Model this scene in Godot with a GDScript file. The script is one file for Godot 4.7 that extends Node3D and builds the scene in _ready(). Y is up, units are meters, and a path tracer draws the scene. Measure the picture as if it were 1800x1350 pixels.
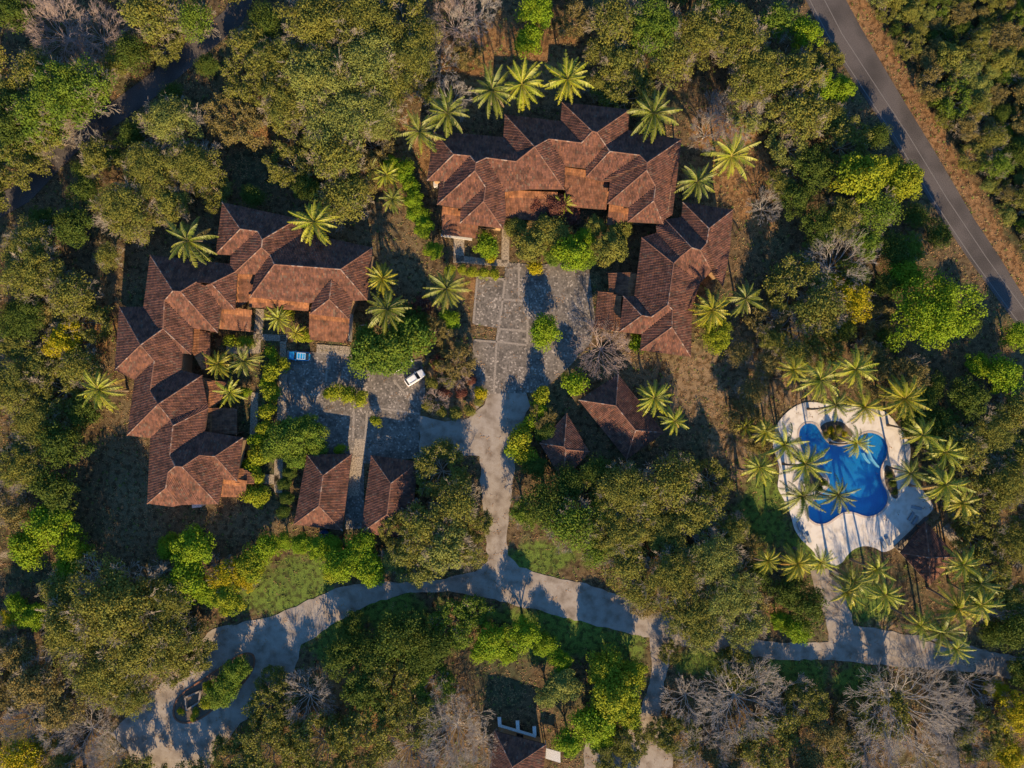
extends Node3D
# A hillside compound of tiled houses among dry-season trees, seen straight down from a drone.
# px(u, v, h): a point read off the photograph (1800 x 1350) at height h above the ground, in metres.

const CAM_H := 147.0
const PXM := 8.5
var rng := RandomNumberGenerator.new()
var names := {}
var mats := {}
var solid: Array = []         # houses and pool: nothing lies inside
var blocked: Array = []       # paved and built outlines, for scattering plants around them

func px(u, v, h = 0.0) -> Vector3:
	var k: float = (CAM_H - h) / CAM_H / PXM
	return Vector3((u - 900.0) * k, h, (v - 675.0) * k)

func _ready():
	rng.seed = 20240611
	stage()
	make_materials()
	setting()
	houses()
	pool_area()
	small_things()
	vegetation()
	label_plants()
	ground_stuff()

# ------------------------------------------------------------------ camera, sky, sun
func stage():
	var cam := Camera3D.new()
	cam.name = "camera"
	cam.position = Vector3(0, CAM_H, 0)
	cam.rotation_degrees = Vector3(-90, 0, 0)
	cam.fov = rad_to_deg(2.0 * atan(675.0 / PXM / CAM_H))
	cam.far = 1200.0
	add_child(cam)
	var env := Environment.new()
	env.background_mode = Environment.BG_SKY
	var sm := ProceduralSkyMaterial.new()
	sm.sky_top_color = Color(0.25, 0.43, 0.64)
	sm.sky_horizon_color = Color(0.58, 0.67, 0.74)
	sm.sky_curve = 0.12
	sm.ground_bottom_color = Color(0.16, 0.14, 0.10)
	sm.ground_horizon_color = Color(0.45, 0.46, 0.46)
	sm.sky_energy_multiplier = 1.0
	var sky := Sky.new()
	sky.sky_material = sm
	env.sky = sky
	env.background_energy_multiplier = SKY_E
	env.tonemap_mode = Environment.TONE_MAPPER_LINEAR
	env.tonemap_exposure = EXPO
	env.sdfgi_enabled = true
	env.ssao_enabled = true
	env.ssil_enabled = true
	var we := WorldEnvironment.new()
	we.name = "world_environment"
	we.environment = env
	add_child(we)
	var sun := DirectionalLight3D.new()
	sun.name = "sun"
	sun.light_energy = 1.45
	sun.light_color = Color(1.0, 0.875, 0.69)
	sun.light_angular_distance = 0.5
	sun.shadow_enabled = true
	sun.directional_shadow_max_distance = 600.0
	var el := deg_to_rad(SUN_EL)
	var az := deg_to_rad(9.0)
	var d := Vector3(-sin(az) * cos(el), -sin(el), -cos(az) * cos(el))
	sun.look_at_from_position(Vector3.ZERO, d, Vector3.UP)
	add_child(sun)

const SKY_E := 0.80
const EXPO := 2.25
const SUN_EL := 24.0

# ------------------------------------------------------------------ naming helpers
func numbered(n: String) -> String:
	if not names.has(n):
		names[n] = 0
		return n
	names[n] += 1
	return "%s_%03d" % [n, names[n]]

func thing(called: String, label: String, category: String, at := Vector3.ZERO, turn := 0.0, group := "") -> Node3D:
	var o := Node3D.new()
	o.name = numbered(called)
	add_child(o)
	o.position = at
	o.rotation.y = turn
	o.set_meta("label", label)
	o.set_meta("category", category)
	if group:
		o.set_meta("group", group)
	return o

func part(called: String, mesh: Mesh, m: Material, parent: Node, at := Vector3.ZERO, turn := Vector3.ZERO, sc := Vector3.ONE) -> MeshInstance3D:
	var o := MeshInstance3D.new()
	o.name = called
	o.mesh = mesh
	o.material_override = m
	parent.add_child(o, true)
	o.position = at
	o.rotation = turn
	o.scale = sc
	return o

func structure(called: String, mesh: Mesh, m: Material, label := "") -> MeshInstance3D:
	var o := MeshInstance3D.new()
	o.name = numbered(called)
	o.mesh = mesh
	o.material_override = m
	add_child(o)
	o.set_meta("kind", "structure")
	if label:
		o.set_meta("label", label)
	return o

# ------------------------------------------------------------------ mesh helpers
class MB:
	var v := PackedVector3Array()
	var n := PackedVector3Array()
	var c := PackedColorArray()
	var i := PackedInt32Array()
	func quad(a: Vector3, b: Vector3, cc: Vector3, d: Vector3, col := Color.WHITE):
		var nn := (cc - a).cross(b - a)
		if nn.length_squared() < 1e-14:
			nn = (d - b).cross(a - b)
		nn = nn.normalized()
		var k := v.size()
		v.push_back(a); v.push_back(b); v.push_back(cc); v.push_back(d)
		for q in 4:
			n.push_back(nn); c.push_back(col)
		i.append_array(PackedInt32Array([k, k + 1, k + 2, k, k + 2, k + 3]))
	func tri(a: Vector3, b: Vector3, cc: Vector3, col := Color.WHITE):
		var nn := (cc - a).cross(b - a).normalized()
		var k := v.size()
		v.push_back(a); v.push_back(b); v.push_back(cc)
		for q in 3:
			n.push_back(nn); c.push_back(col)
		i.append_array(PackedInt32Array([k, k + 1, k + 2]))
	func box(lo: Vector3, hi: Vector3, col := Color.WHITE):
		var p := func(x, y, z): return Vector3(hi.x if x else lo.x, hi.y if y else lo.y, hi.z if z else lo.z)
		quad(p.call(0, 1, 0), p.call(1, 1, 0), p.call(1, 1, 1), p.call(0, 1, 1), col)
		quad(p.call(0, 0, 1), p.call(1, 0, 1), p.call(1, 0, 0), p.call(0, 0, 0), col)
		quad(p.call(0, 1, 1), p.call(1, 1, 1), p.call(1, 0, 1), p.call(0, 0, 1), col)
		quad(p.call(1, 1, 0), p.call(0, 1, 0), p.call(0, 0, 0), p.call(1, 0, 0), col)
		quad(p.call(0, 1, 0), p.call(0, 1, 1), p.call(0, 0, 1), p.call(0, 0, 0), col)
		quad(p.call(1, 1, 1), p.call(1, 1, 0), p.call(1, 0, 0), p.call(1, 0, 1), col)
	# a tapered tube through points p with radii r
	func tube(p: PackedVector3Array, r: PackedFloat32Array, sides := 6, col := Color.WHITE, cap := true):
		var base := v.size()
		var side := Vector3.RIGHT
		for j in p.size():
			var t: Vector3 = (p[min(j + 1, p.size() - 1)] - p[max(j - 1, 0)]).normalized()
			var up := Vector3.UP if absf(t.y) < 0.9 else Vector3.RIGHT
			if j == 0:
				side = t.cross(up).normalized()
			else:
				side = (side - t * side.dot(t)).normalized()
			var oth := t.cross(side)
			for s in sides:
				var a := TAU * s / sides
				var dd := side * cos(a) + oth * sin(a)
				v.push_back(p[j] + dd * r[j]); n.push_back(dd); c.push_back(col)
		for j in p.size() - 1:
			for s in sides:
				var s2 := (s + 1) % sides
				var a0 := base + j * sides + s
				var a1 := base + j * sides + s2
				i.append_array(PackedInt32Array([a0, a0 + sides, a1, a1, a0 + sides, a1 + sides]))
		if cap:
			var l := base + (p.size() - 1) * sides
			for s in range(1, sides - 1):
				i.append_array(PackedInt32Array([l, l + s, l + s + 1]))
	func done() -> ArrayMesh:
		var m := ArrayMesh.new()
		if v.size() == 0:
			return m
		var a := []
		a.resize(Mesh.ARRAY_MAX)
		a[Mesh.ARRAY_VERTEX] = v
		a[Mesh.ARRAY_NORMAL] = n
		a[Mesh.ARRAY_COLOR] = c
		a[Mesh.ARRAY_INDEX] = i
		m.add_surface_from_arrays(Mesh.PRIMITIVE_TRIANGLES, a)
		return m

func poly_px(list: Array) -> PackedVector2Array:
	var p := PackedVector2Array()
	for q in list:
		var w := px(q[0], q[1])
		p.push_back(Vector2(w.x, w.z))
	return p

func smooth_closed(p: PackedVector2Array, steps := 5) -> PackedVector2Array:
	var out := PackedVector2Array()
	var m := p.size()
	for k in m:
		for s in steps:
			out.push_back(p[k].cubic_interpolate(p[(k + 1) % m], p[(k + m - 1) % m], p[(k + 2) % m], float(s) / steps))
	return out

# a flat slab: top at y, skirt down to y - thick, ragged edge if rag > 0
func slab(p: PackedVector2Array, y: float, thick := 0.12) -> ArrayMesh:
	var b := MB.new()
	slab_into(b, p, y, thick)
	return b.done()

func slab_into(b: MB, p: PackedVector2Array, y: float, thick := 0.12, col := Color.WHITE):
	var t := Geometry2D.triangulate_polygon(p)
	for k in range(0, t.size(), 3):
		var a := p[t[k]]
		var q := p[t[k + 1]]
		var r := p[t[k + 2]]
		if (q - a).cross(r - a) < 0:
			var w := q
			q = r
			r = w
		b.tri(Vector3(a.x, y, a.y), Vector3(q.x, y, q.y), Vector3(r.x, y, r.y), col)
	for k in p.size():
		var a := p[k]
		var q := p[(k + 1) % p.size()]
		b.quad(Vector3(a.x, y, a.y), Vector3(q.x, y, q.y), Vector3(q.x, y - thick, q.y), Vector3(a.x, y - thick, a.y), col)

func ragged(p: PackedVector2Array, amount: float, step := 1.2) -> PackedVector2Array:
	var nz := FastNoiseLite.new()
	nz.seed = 77
	nz.frequency = 0.35
	var out := PackedVector2Array()
	for k in p.size():
		var a := p[k]
		var b := p[(k + 1) % p.size()]
		var m := maxi(1, int(a.distance_to(b) / step))
		for s in m:
			var q := a.lerp(b, float(s) / m)
			out.push_back(q + Vector2(nz.get_noise_2d(q.x, q.y), nz.get_noise_2d(q.x + 300, q.y)) * amount)
	return out

# a strip of given width along a px polyline
func strip(list: Array, width: float) -> PackedVector2Array:
	var c := poly_px(list)
	var l := PackedVector2Array()
	var r := PackedVector2Array()
	for k in c.size():
		var t: Vector2 = (c[mini(k + 1, c.size() - 1)] - c[maxi(k - 1, 0)]).normalized()
		var nn := Vector2(-t.y, t.x) * width * 0.5
		l.push_back(c[k] + nn)
		r.push_back(c[k] - nn)
	r.reverse()
	l.append_array(r)
	return l

# ------------------------------------------------------------------ materials
func lin(r: float, g: float, b: float) -> Color:
	return Color(r, g, b).linear_to_srgb()

func noise_tex(sd: int, freq: float, stops: Array, cols: Array, kind := FastNoiseLite.TYPE_SIMPLEX_SMOOTH, oct := 4, size := 512, normal := false, bump := 4.0) -> NoiseTexture2D:
	var f := FastNoiseLite.new()
	f.seed = sd
	f.noise_type = kind
	f.frequency = freq
	f.fractal_octaves = oct
	if kind == FastNoiseLite.TYPE_CELLULAR:
		f.cellular_return_type = FastNoiseLite.RETURN_CELL_VALUE
		f.fractal_type = FastNoiseLite.FRACTAL_NONE
	var t := NoiseTexture2D.new()
	t.width = size
	t.height = size
	t.seamless = true
	t.noise = f
	if normal:
		t.as_normal_map = true
		t.bump_strength = bump
	else:
		var g := Gradient.new()
		g.offsets = PackedFloat32Array(stops)
		g.colors = PackedColorArray(cols)
		t.color_ramp = g
	return t

func mat(called: String, col: Color, rough := 0.9, tex: Texture2D = null, scale := 0.1, vcol := false) -> StandardMaterial3D:
	var m := StandardMaterial3D.new()
	m.albedo_color = col
	m.roughness = rough
	m.vertex_color_use_as_albedo = vcol
	if tex:
		m.albedo_texture = tex
		m.uv1_triplanar = true
		m.uv1_world_triplanar = true
		m.uv1_scale = Vector3.ONE * scale
	mats[called] = m
	return m

func detail(m: StandardMaterial3D, tex: Texture2D, sc: float):
	m.detail_enabled = true
	m.detail_blend_mode = BaseMaterial3D.BLEND_MODE_MUL
	m.detail_albedo = tex
	m.detail_uv_layer = BaseMaterial3D.DETAIL_UV_2
	m.uv2_triplanar = true
	m.uv2_world_triplanar = true
	m.uv2_scale = Vector3.ONE * sc

func make_materials():
	var g := func(x): return Color(x, x, x)
	var fine := noise_tex(3, 0.05, [0.0, 0.45, 0.6, 1.0], [g.call(0.45), g.call(0.8), g.call(0.95), g.call(1.0)])
	var blot := noise_tex(5, 0.012, [0.0, 0.4, 0.6, 1.0], [g.call(0.72), g.call(0.92), g.call(1.0), g.call(1.0)])
	var m := mat("ground", Color.WHITE, 1.0, fine, 0.16, true)
	detail(m, noise_tex(8, 0.03, [0.0, 0.35, 0.5, 1.0], [Color(0.5, 0.44, 0.36), Color(0.8, 0.77, 0.7), Color(1, 1, 1), Color(1, 1, 1)]), 0.043)
	# concrete drive: dusty warm grey with stains and blown leaf litter
	m = mat("concrete", lin(0.345, 0.31, 0.27), 0.95, noise_tex(11, 0.02, [0.0, 0.3, 0.5, 0.7, 1.0], [Color(0.72, 0.69, 0.66), Color(0.88, 0.86, 0.84), Color(0.95, 0.94, 0.93), Color(1, 1, 1), Color(0.93, 0.9, 0.86)], FastNoiseLite.TYPE_SIMPLEX_SMOOTH, 6), 0.03)
	detail(m, noise_tex(12, 0.16, [0.0, 0.25, 0.36, 1.0], [Color(0.5, 0.42, 0.34), Color(0.74, 0.69, 0.63), Color(0.97, 0.96, 0.95), Color(1, 1, 1)], FastNoiseLite.TYPE_SIMPLEX_SMOOTH, 3), 0.11)
	m = mat("path", lin(0.40, 0.33, 0.25), 0.95, fine, 0.11)
	m = mat("band", lin(0.36, 0.31, 0.26), 0.95, fine, 0.2)
	m = mat("asphalt", lin(0.125, 0.108, 0.102), 0.92, fine, 0.2)
	detail(m, noise_tex(14, 0.006, [0.0, 0.4, 0.6, 1.0], [g.call(0.72), g.call(0.9), g.call(1.0), g.call(1.0)], FastNoiseLite.TYPE_SIMPLEX_SMOOTH, 3), 0.03)
	m = mat("road_paint", lin(0.22, 0.205, 0.195), 0.85, fine, 0.5)
	# stone setts: dark grey volcanic stone with pale pieces between
	m = mat("cobble", lin(0.44, 0.38, 0.32), 0.93, noise_tex(21, 0.06, [0.0, 0.2, 0.5, 0.87, 0.90, 0.95, 1.0], [g.call(0.5), g.call(0.58), g.call(0.65), g.call(0.69), g.call(0.95), g.call(0.9), g.call(0.78)], FastNoiseLite.TYPE_CELLULAR, 1, 1024), 0.055)
	detail(m, blot, 0.06)
	m = mat("deck", lin(0.62, 0.58, 0.53), 0.85, noise_tex(23, 0.02, [0.0, 0.35, 0.6, 1.0], [Color(0.86, 0.85, 0.83), Color(0.95, 0.94, 0.93), Color(1, 1, 1), Color(1, 1, 1)], FastNoiseLite.TYPE_SIMPLEX_SMOOTH, 5), 0.05)
	m = mat("coping", lin(0.62, 0.52, 0.45), 0.7, fine, 0.3)
	m = mat("pool_tile", lin(0.008, 0.26, 0.56), 0.4, noise_tex(25, 0.05, [0.0, 1.0], [Color(0.75, 0.8, 0.9), Color(1, 1, 1)], FastNoiseLite.TYPE_CELLULAR, 1), 0.5)
	m = mat("pool_step", lin(0.22, 0.62, 0.78), 0.5)
	m = mat("water", Color(0.02, 0.38, 0.72, 0.18), 0.03)
	m.transparency = BaseMaterial3D.TRANSPARENCY_ALPHA
	m.metallic_specular = 0.5
	m.normal_enabled = true
	m.normal_scale = 0.12
	m.normal_texture = noise_tex(27, 0.02, [], [], FastNoiseLite.TYPE_SIMPLEX_SMOOTH, 2, 256, true, 1.2)
	m.uv1_triplanar = true
	m.uv1_world_triplanar = true
	m.uv1_scale = Vector3.ONE * 0.25
	# clay tiles: colour per tile in the mesh, with lichen and soot patches over it
	var moss := noise_tex(31, 0.014, [0.0, 0.32, 0.5, 0.68, 1.0], [Color(0.50, 0.49, 0.46), Color(0.74, 0.72, 0.70), Color(0.95, 0.94, 0.93), Color(1, 1, 1), Color(1, 0.98, 0.93)])
	m = mat("tile", Color.WHITE, 0.95, moss, 0.07, true)
	detail(m, noise_tex(33, 0.07, [0.0, 0.35, 0.55, 1.0], [Color(0.6, 0.57, 0.55), Color(0.85, 0.83, 0.82), Color(1, 1, 1), Color(1, 1, 1)]), 0.21)
	m = mat("ridge", Color.WHITE, 0.95, fine, 0.6, true)
	m = mat("slope_board", lin(0.10, 0.05, 0.03), 0.95, fine, 0.4)
	m = mat("stucco", lin(0.50, 0.32, 0.17), 0.95, fine, 0.25)
	m = mat("white_plaster", lin(0.72, 0.69, 0.64), 0.9, fine, 0.25)
	m = mat("dark_wall", lin(0.12, 0.11, 0.10), 0.95, fine, 0.4)
	m = mat("timber", lin(0.16, 0.09, 0.05), 0.85, fine, 0.5)
	m = mat("glass", lin(0.02, 0.025, 0.03), 0.06)
	m = mat("frame", lin(0.22, 0.13, 0.07), 0.7)
	m = mat("brick", lin(0.30, 0.13, 0.07), 0.95, fine, 0.8)
	m = mat("bark", lin(0.17, 0.13, 0.095), 0.98, fine, 0.8)
	m = mat("palm_bark", lin(0.27, 0.21, 0.15), 0.98, fine, 0.8)
	for k in BARE:
		mat("bare_" + k, lin(BARE[k][0], BARE[k][1], BARE[k][2]), 0.98)
	for k in LEAF:
		var q: Array = LEAF[k]
		m = mat("leaf_" + k, lin(q[0], q[1], q[2]), 0.62, null, 0.1, true)
		m.backlight_enabled = true
		m.backlight = Color(0.6, 0.6, 0.4)
		m.metallic_specular = 0.18
	for k in [["frond", 1.0, 1.0, 1.0], ["frond_dull", 0.80, 0.82, 1.1], ["frond_gold", 1.0, 0.95, 0.8]]:
		m = mat(k[0], Color(k[1], k[2], minf(k[3], 1.0)), 0.5, null, 0.1, true)
		m.backlight_enabled = true
		m.backlight = Color(0.4, 0.4, 0.2)
	m = mat("tuft", Color.WHITE, 0.9, null, 0.1, true)
	m.backlight_enabled = true
	m.backlight = Color(0.3, 0.3, 0.2)
	for k in [["paint_white", 0.78, 0.78, 0.78], ["paint_blue", 0.012, 0.25, 0.52], ["paint_silver", 0.42, 0.44, 0.47], ["paint_tank", 0.01, 0.15, 0.42]]:
		m = mat(k[0], lin(k[1], k[2], k[3]), 0.35)
		m.clearcoat_enabled = true
		m.clearcoat = 0.7
		m.clearcoat_roughness = 0.08
	mat("rubber", lin(0.02, 0.02, 0.02), 0.9)
	mat("alloy", lin(0.5, 0.5, 0.5), 0.35).metallic = 0.9
	mat("lamp", lin(0.75, 0.75, 0.72), 0.15)
	mat("tail", lin(0.35, 0.02, 0.02), 0.2)
	mat("wicker", lin(0.09, 0.10, 0.12), 0.9)
	mat("cushion", lin(0.22, 0.27, 0.32), 0.95)

const BARE := {"grey": [0.36, 0.325, 0.285], "brown": [0.35, 0.27, 0.235], "tan": [0.38, 0.325, 0.25]}
# base colours of the foliage (linear)
const LEAF := {
	"olive": [0.182, 0.186, 0.038], "drab": [0.205, 0.168, 0.056], "dark": [0.080, 0.115, 0.020], "mid": [0.128, 0.192, 0.024],
	"bright": [0.185, 0.275, 0.016], "lime": [0.240, 0.278, 0.020], "yellow": [0.370, 0.315, 0.014], "pale": [0.205, 0.228, 0.056],
	"red": [0.150, 0.060, 0.045]}

# ------------------------------------------------------------------ ground, roads, pavements
# patches of ground cover: u, v, half-width, half-height (px), kind
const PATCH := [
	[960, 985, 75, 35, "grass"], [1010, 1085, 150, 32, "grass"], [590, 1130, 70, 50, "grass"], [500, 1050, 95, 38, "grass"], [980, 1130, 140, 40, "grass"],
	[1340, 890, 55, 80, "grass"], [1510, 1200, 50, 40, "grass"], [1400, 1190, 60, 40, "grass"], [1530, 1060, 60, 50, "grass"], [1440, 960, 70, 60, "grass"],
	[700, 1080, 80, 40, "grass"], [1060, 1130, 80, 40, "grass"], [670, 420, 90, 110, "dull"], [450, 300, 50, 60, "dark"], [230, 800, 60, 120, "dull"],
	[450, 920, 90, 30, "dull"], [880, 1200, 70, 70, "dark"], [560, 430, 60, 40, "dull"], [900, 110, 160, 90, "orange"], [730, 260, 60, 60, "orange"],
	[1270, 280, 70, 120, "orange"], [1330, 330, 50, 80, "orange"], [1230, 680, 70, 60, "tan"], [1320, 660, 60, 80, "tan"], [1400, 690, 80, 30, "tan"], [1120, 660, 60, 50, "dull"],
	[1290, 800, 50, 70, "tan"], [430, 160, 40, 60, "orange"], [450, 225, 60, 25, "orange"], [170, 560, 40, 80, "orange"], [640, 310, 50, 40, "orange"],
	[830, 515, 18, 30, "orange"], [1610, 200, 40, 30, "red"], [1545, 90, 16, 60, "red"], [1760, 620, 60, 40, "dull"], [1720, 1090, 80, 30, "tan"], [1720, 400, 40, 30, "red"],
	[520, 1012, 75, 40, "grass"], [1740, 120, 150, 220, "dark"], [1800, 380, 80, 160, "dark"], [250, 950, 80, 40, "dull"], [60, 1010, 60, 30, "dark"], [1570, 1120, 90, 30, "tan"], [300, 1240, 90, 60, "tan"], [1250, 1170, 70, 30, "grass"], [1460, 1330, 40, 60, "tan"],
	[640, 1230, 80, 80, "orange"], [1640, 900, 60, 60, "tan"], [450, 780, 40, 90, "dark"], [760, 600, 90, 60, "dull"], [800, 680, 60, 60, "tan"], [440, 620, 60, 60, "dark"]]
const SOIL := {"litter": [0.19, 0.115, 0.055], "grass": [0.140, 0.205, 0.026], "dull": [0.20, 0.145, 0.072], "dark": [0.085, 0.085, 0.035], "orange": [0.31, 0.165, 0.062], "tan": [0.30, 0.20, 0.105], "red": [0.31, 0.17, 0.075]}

func setting():
	var b := MB.new()
	var nz := FastNoiseLite.new()
	nz.seed = 4
	nz.frequency = 0.09
	nz.fractal_octaves = 4
	var nz2 := FastNoiseLite.new()
	nz2.seed = 9
	nz2.frequency = 0.6
	var step := 0.65
	var dug: PackedVector2Array = Geometry2D.offset_polygon(pool_outline(), 0.98)[0]
	var dug_box := Rect2(dug[0], Vector2.ZERO)
	for q in dug:
		dug_box = dug_box.expand(q)
	var x0 := -125.0
	var z0 := -98.0
	var nx := int(250.0 / step)
	var nzc := int(196.0 / step)
	for j in nzc + 1:
		for k in nx + 1:
			var x := x0 + k * step
			var z := z0 + j * step
			var u := x * PXM + 900.0
			var v := z * PXM + 675.0
			var w := nz.get_noise_2d(x, z)
			var f := nz2.get_noise_2d(x, z)
			var c := Vector3(0.17, 0.115, 0.055)
			if w > 0.08:
				c = c.lerp(Vector3(0.12, 0.105, 0.045), clampf((w - 0.08) * 5.0, 0, 1))
			var jag := (w * 0.55 + f * 0.35)
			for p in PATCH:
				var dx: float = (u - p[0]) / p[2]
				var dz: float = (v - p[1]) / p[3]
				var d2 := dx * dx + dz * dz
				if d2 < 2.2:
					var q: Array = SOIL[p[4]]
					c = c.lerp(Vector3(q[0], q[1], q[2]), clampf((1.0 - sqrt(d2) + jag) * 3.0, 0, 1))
			# red earth shoulder beside the asphalt road
			var ru := 1487.0 + (v - 0.0) * 0.60 + 14.0
			var off := (u - ru) / 22.0
			if absf(off) < 1.6 and u > 1470:
				c = c.lerp(Vector3(0.31, 0.168, 0.072), clampf((1.0 - absf(off) + jag * 0.6) * 3.0, 0, 1))
			c *= 1.0 + f * 0.35 + w * 0.25
			var gy := f * 0.03 - 0.03
			if dug_box.has_point(Vector2(x, z)) and Geometry2D.is_point_in_polygon(Vector2(x, z), dug):
				gy = -2.6
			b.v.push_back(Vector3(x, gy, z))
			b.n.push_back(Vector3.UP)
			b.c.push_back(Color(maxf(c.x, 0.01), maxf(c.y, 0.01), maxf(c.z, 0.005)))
	for j in nzc:
		for k in nx:
			var a := j * (nx + 1) + k
			b.i.append_array(PackedInt32Array([a, a + 1, a + nx + 1, a + 1, a + nx + 2, a + nx + 1]))
	# the same land carries on to the horizon
	var far := 900.0
	var col := Color(0.13, 0.105, 0.047)
	var x1 := x0 + nx * step
	var z1 := z0 + nzc * step
	for r in [[-far, -far, far, z0], [-far, z1, far, far], [-far, z0, x0, z1], [x1, z0, far, z1]]:
		b.quad(Vector3(r[0], -0.06, r[1]), Vector3(r[2], -0.06, r[1]), Vector3(r[2], -0.06, r[3]), Vector3(r[0], -0.06, r[3]), col)
	structure("ground", b.done(), mats.ground)

	# asphalt road, upper right
	var rl := [[1380, -70], [1416, 0], [1447, 60], [1497, 137], [1565, 240], [1632, 350], [1700, 452], [1800, 590], [1880, 700]]
	var rr := [[1965, 770], [1880, 640], [1812, 542], [1757, 452], [1714, 388], [1648, 275], [1575, 155], [1515, 52], [1487, 0], [1447, -70]]
	var road := poly_px(rl + rr)
	blocked.append(road)
	solid.append(road)
	structure("road", slab(road, 0.05, 0.15), mats.asphalt, "two-lane asphalt road")
	var ln := []
	for q in rl:
		ln.append([q[0] + 7, q[1]])
	var pl := structure("edge_line", slab(strip(ln, 0.16), 0.058, 0.006), mats.road_paint)
	pl.set_meta("label", "worn white edge line")
	ln = []
	for q in rl:
		ln.append([q[0] + 33, q[1]])
	structure("centre_line", slab(strip(ln, 0.14), 0.058, 0.006), mats.road_paint)
	# shaded road, upper left
	var r2 := strip([[-70, 400], [40, 340], [120, 255], [215, 190], [275, 145], [345, 85], [410, 30], [450, -50]], 4.4)
	blocked.append(r2)
	structure("road", slab(r2, 0.05, 0.15), mats.asphalt, "old asphalt road under the trees")
	# concrete drive, junction and loop
	var drive := poly_px([[737, 731], [780, 740], [825, 735], [850, 712], [862, 690], [925, 690], [932, 715], [915, 745], [906, 790], [900, 870], [890, 940], [893, 975], [912, 997], [960, 1012], [1010, 1021], [1060, 1036], [1120, 1060], [1200, 1090], [1290, 1117], [1380, 1130], [1455, 1128],
		[1455, 1100], [1440, 1060], [1425, 1003], [1470, 998], [1482, 1040], [1502, 1100], [1560, 1108], [1660, 1125], [1760, 1150], [1830, 1160], [1830, 1200], [1700, 1180], [1560, 1170], [1460, 1160], [1380, 1160], [1290, 1150], [1200, 1135], [1180, 1150], [1168, 1200], [1160, 1250], [1182, 1300], [1182, 1400], [1020, 1400],
		[1030, 1300], [1090, 1282], [1130, 1240], [1146, 1170], [1140, 1122], [1060, 1102], [960, 1077], [860, 1052], [790, 1040], [720, 1042], [650, 1062], [600, 1090], [530, 1133], [512, 1190], [470, 1235], [415, 1280], [370, 1345], [350, 1400], [265, 1400], [225, 1320], [195, 1290], [235, 1245], [300, 1190], [330, 1150], [373, 1105], [480, 1083], [533, 1060], [600, 1031], [680, 1024], [770, 1020], [835, 1004], [858, 985], [850, 900], [842, 800], [737, 800]])
	drive = ragged(drive, 0.5)
	blocked.append(drive)
	structure("driveway", slab(drive, 0.055, 0.15), mats.concrete, "pale concrete driveway")
	# stone-paved courts
	var court := poly_px([[505, 616], [617, 624], [640, 640], [700, 640], [742, 630], [748, 690], [738, 731], [736, 805], [640, 815], [640, 930], [606, 930], [606, 815], [505, 800], [497, 735]])
	blocked.append(court)
	structure("stone_court", slab(court, 0.06, 0.15), mats.cobble, "stone-paved parking court by the garages")
	var court2 := poly_px([[840, 485], [887, 490], [888, 461], [950, 466], [975, 462], [1035, 470], [1046, 560], [1040, 600], [1000, 645], [950, 690], [862, 692], [838, 720], [826, 690], [832, 598], [874, 600], [876, 577], [832, 570], [836, 520]])
	blocked.append(court2)
	structure("stone_court", slab(court2, 0.062, 0.15), mats.cobble, "stone-paved forecourt of the top house")
	# concrete bands laid in the paving
	for q in [[[888, 490], [882, 540], [873, 600], [868, 690]], [[838, 487], [888, 491]], [[839, 487], [832, 568]], [[876, 526], [928, 529]], [[874, 578], [926, 582]], [[872, 600], [926, 607]], [[833, 598], [872, 601]],
		[[912, 462], [912, 520], [928, 529], [927, 605]], [[576, 622], [573, 672]], [[506, 618], [498, 735]], [[556, 619], [618, 625]], [[651, 716], [737, 727]], [[692, 668], [730, 715]], [[622, 716], [621, 770]], [[645, 725], [640, 800]]]:
		structure("concrete_band", slab(strip(q, 0.42), 0.068, 0.02), mats.band)
	# footpaths
	for q in [[[[498, 590], [497, 650], [492, 740]], 1.3], [[[457, 543], [455, 575], [451, 602]], 1.7], [[[398, 612], [458, 612]], 2.2], [[[450, 592], [505, 595]], 1.3], [[[807, 416], [806, 462]], 2.2], [[[797, 454], [850, 460], [892, 463]], 1.4],
		[[[889, 395], [888, 462]], 1.6], [[[490, 806], [489, 866]], 1.7], [[[462, 842], [490, 843]], 2.0], [[[448, 690], [444, 800]], 1.5], [[[1660, 925], [1700, 975], [1740, 1010]], 2.0], [[[1720, 1085], [1830, 1068]], 2.6], [[[1660, 1150], [1740, 1175]], 2.0]]:
		var sp := strip(q[0], q[1])
		blocked.append(sp)
		structure("path", slab(sp, 0.064, 0.12), mats.path)
	# slab path between the garages: four cast slabs
	var gp := [[624, 770, 642, 771], [620, 800, 639, 801], [616, 826, 636, 826], [613, 850, 633, 850], [610, 872, 631, 872]]
	var gs := Node3D.new()
	gs.name = numbered("garage_path")
	add_child(gs)
	gs.set_meta("kind", "structure")
	for k in 4:
		var a: Array = gp[k]
		var c: Array = gp[k + 1]
		part("slab", slab(poly_px([[a[0], a[1] + 0.3], [a[2], a[3] + 0.3], [c[2], c[3] - 0.3], [c[0], c[1] - 0.3]]), 0.085, 0.1), mats.path, gs)
	# paved landing by the parked vehicle: separate slabs
	var ld := Node3D.new()
	ld.name = numbered("landing")
	add_child(ld)
	ld.set_meta("kind", "structure")
	for r in 2:
		for k in 6:
			var u0 := 557.0 + k * 10.0
			var v0 := 605.0 + r * 7.4 + k * 0.75
			part("slab", slab(poly_px([[u0, v0], [u0 + 9.6, v0 + 0.7], [u0 + 9.3, v0 + 7.7], [u0 - 0.3, v0 + 7.0]]), 0.09, 0.1), mats.path, ld)

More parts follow.
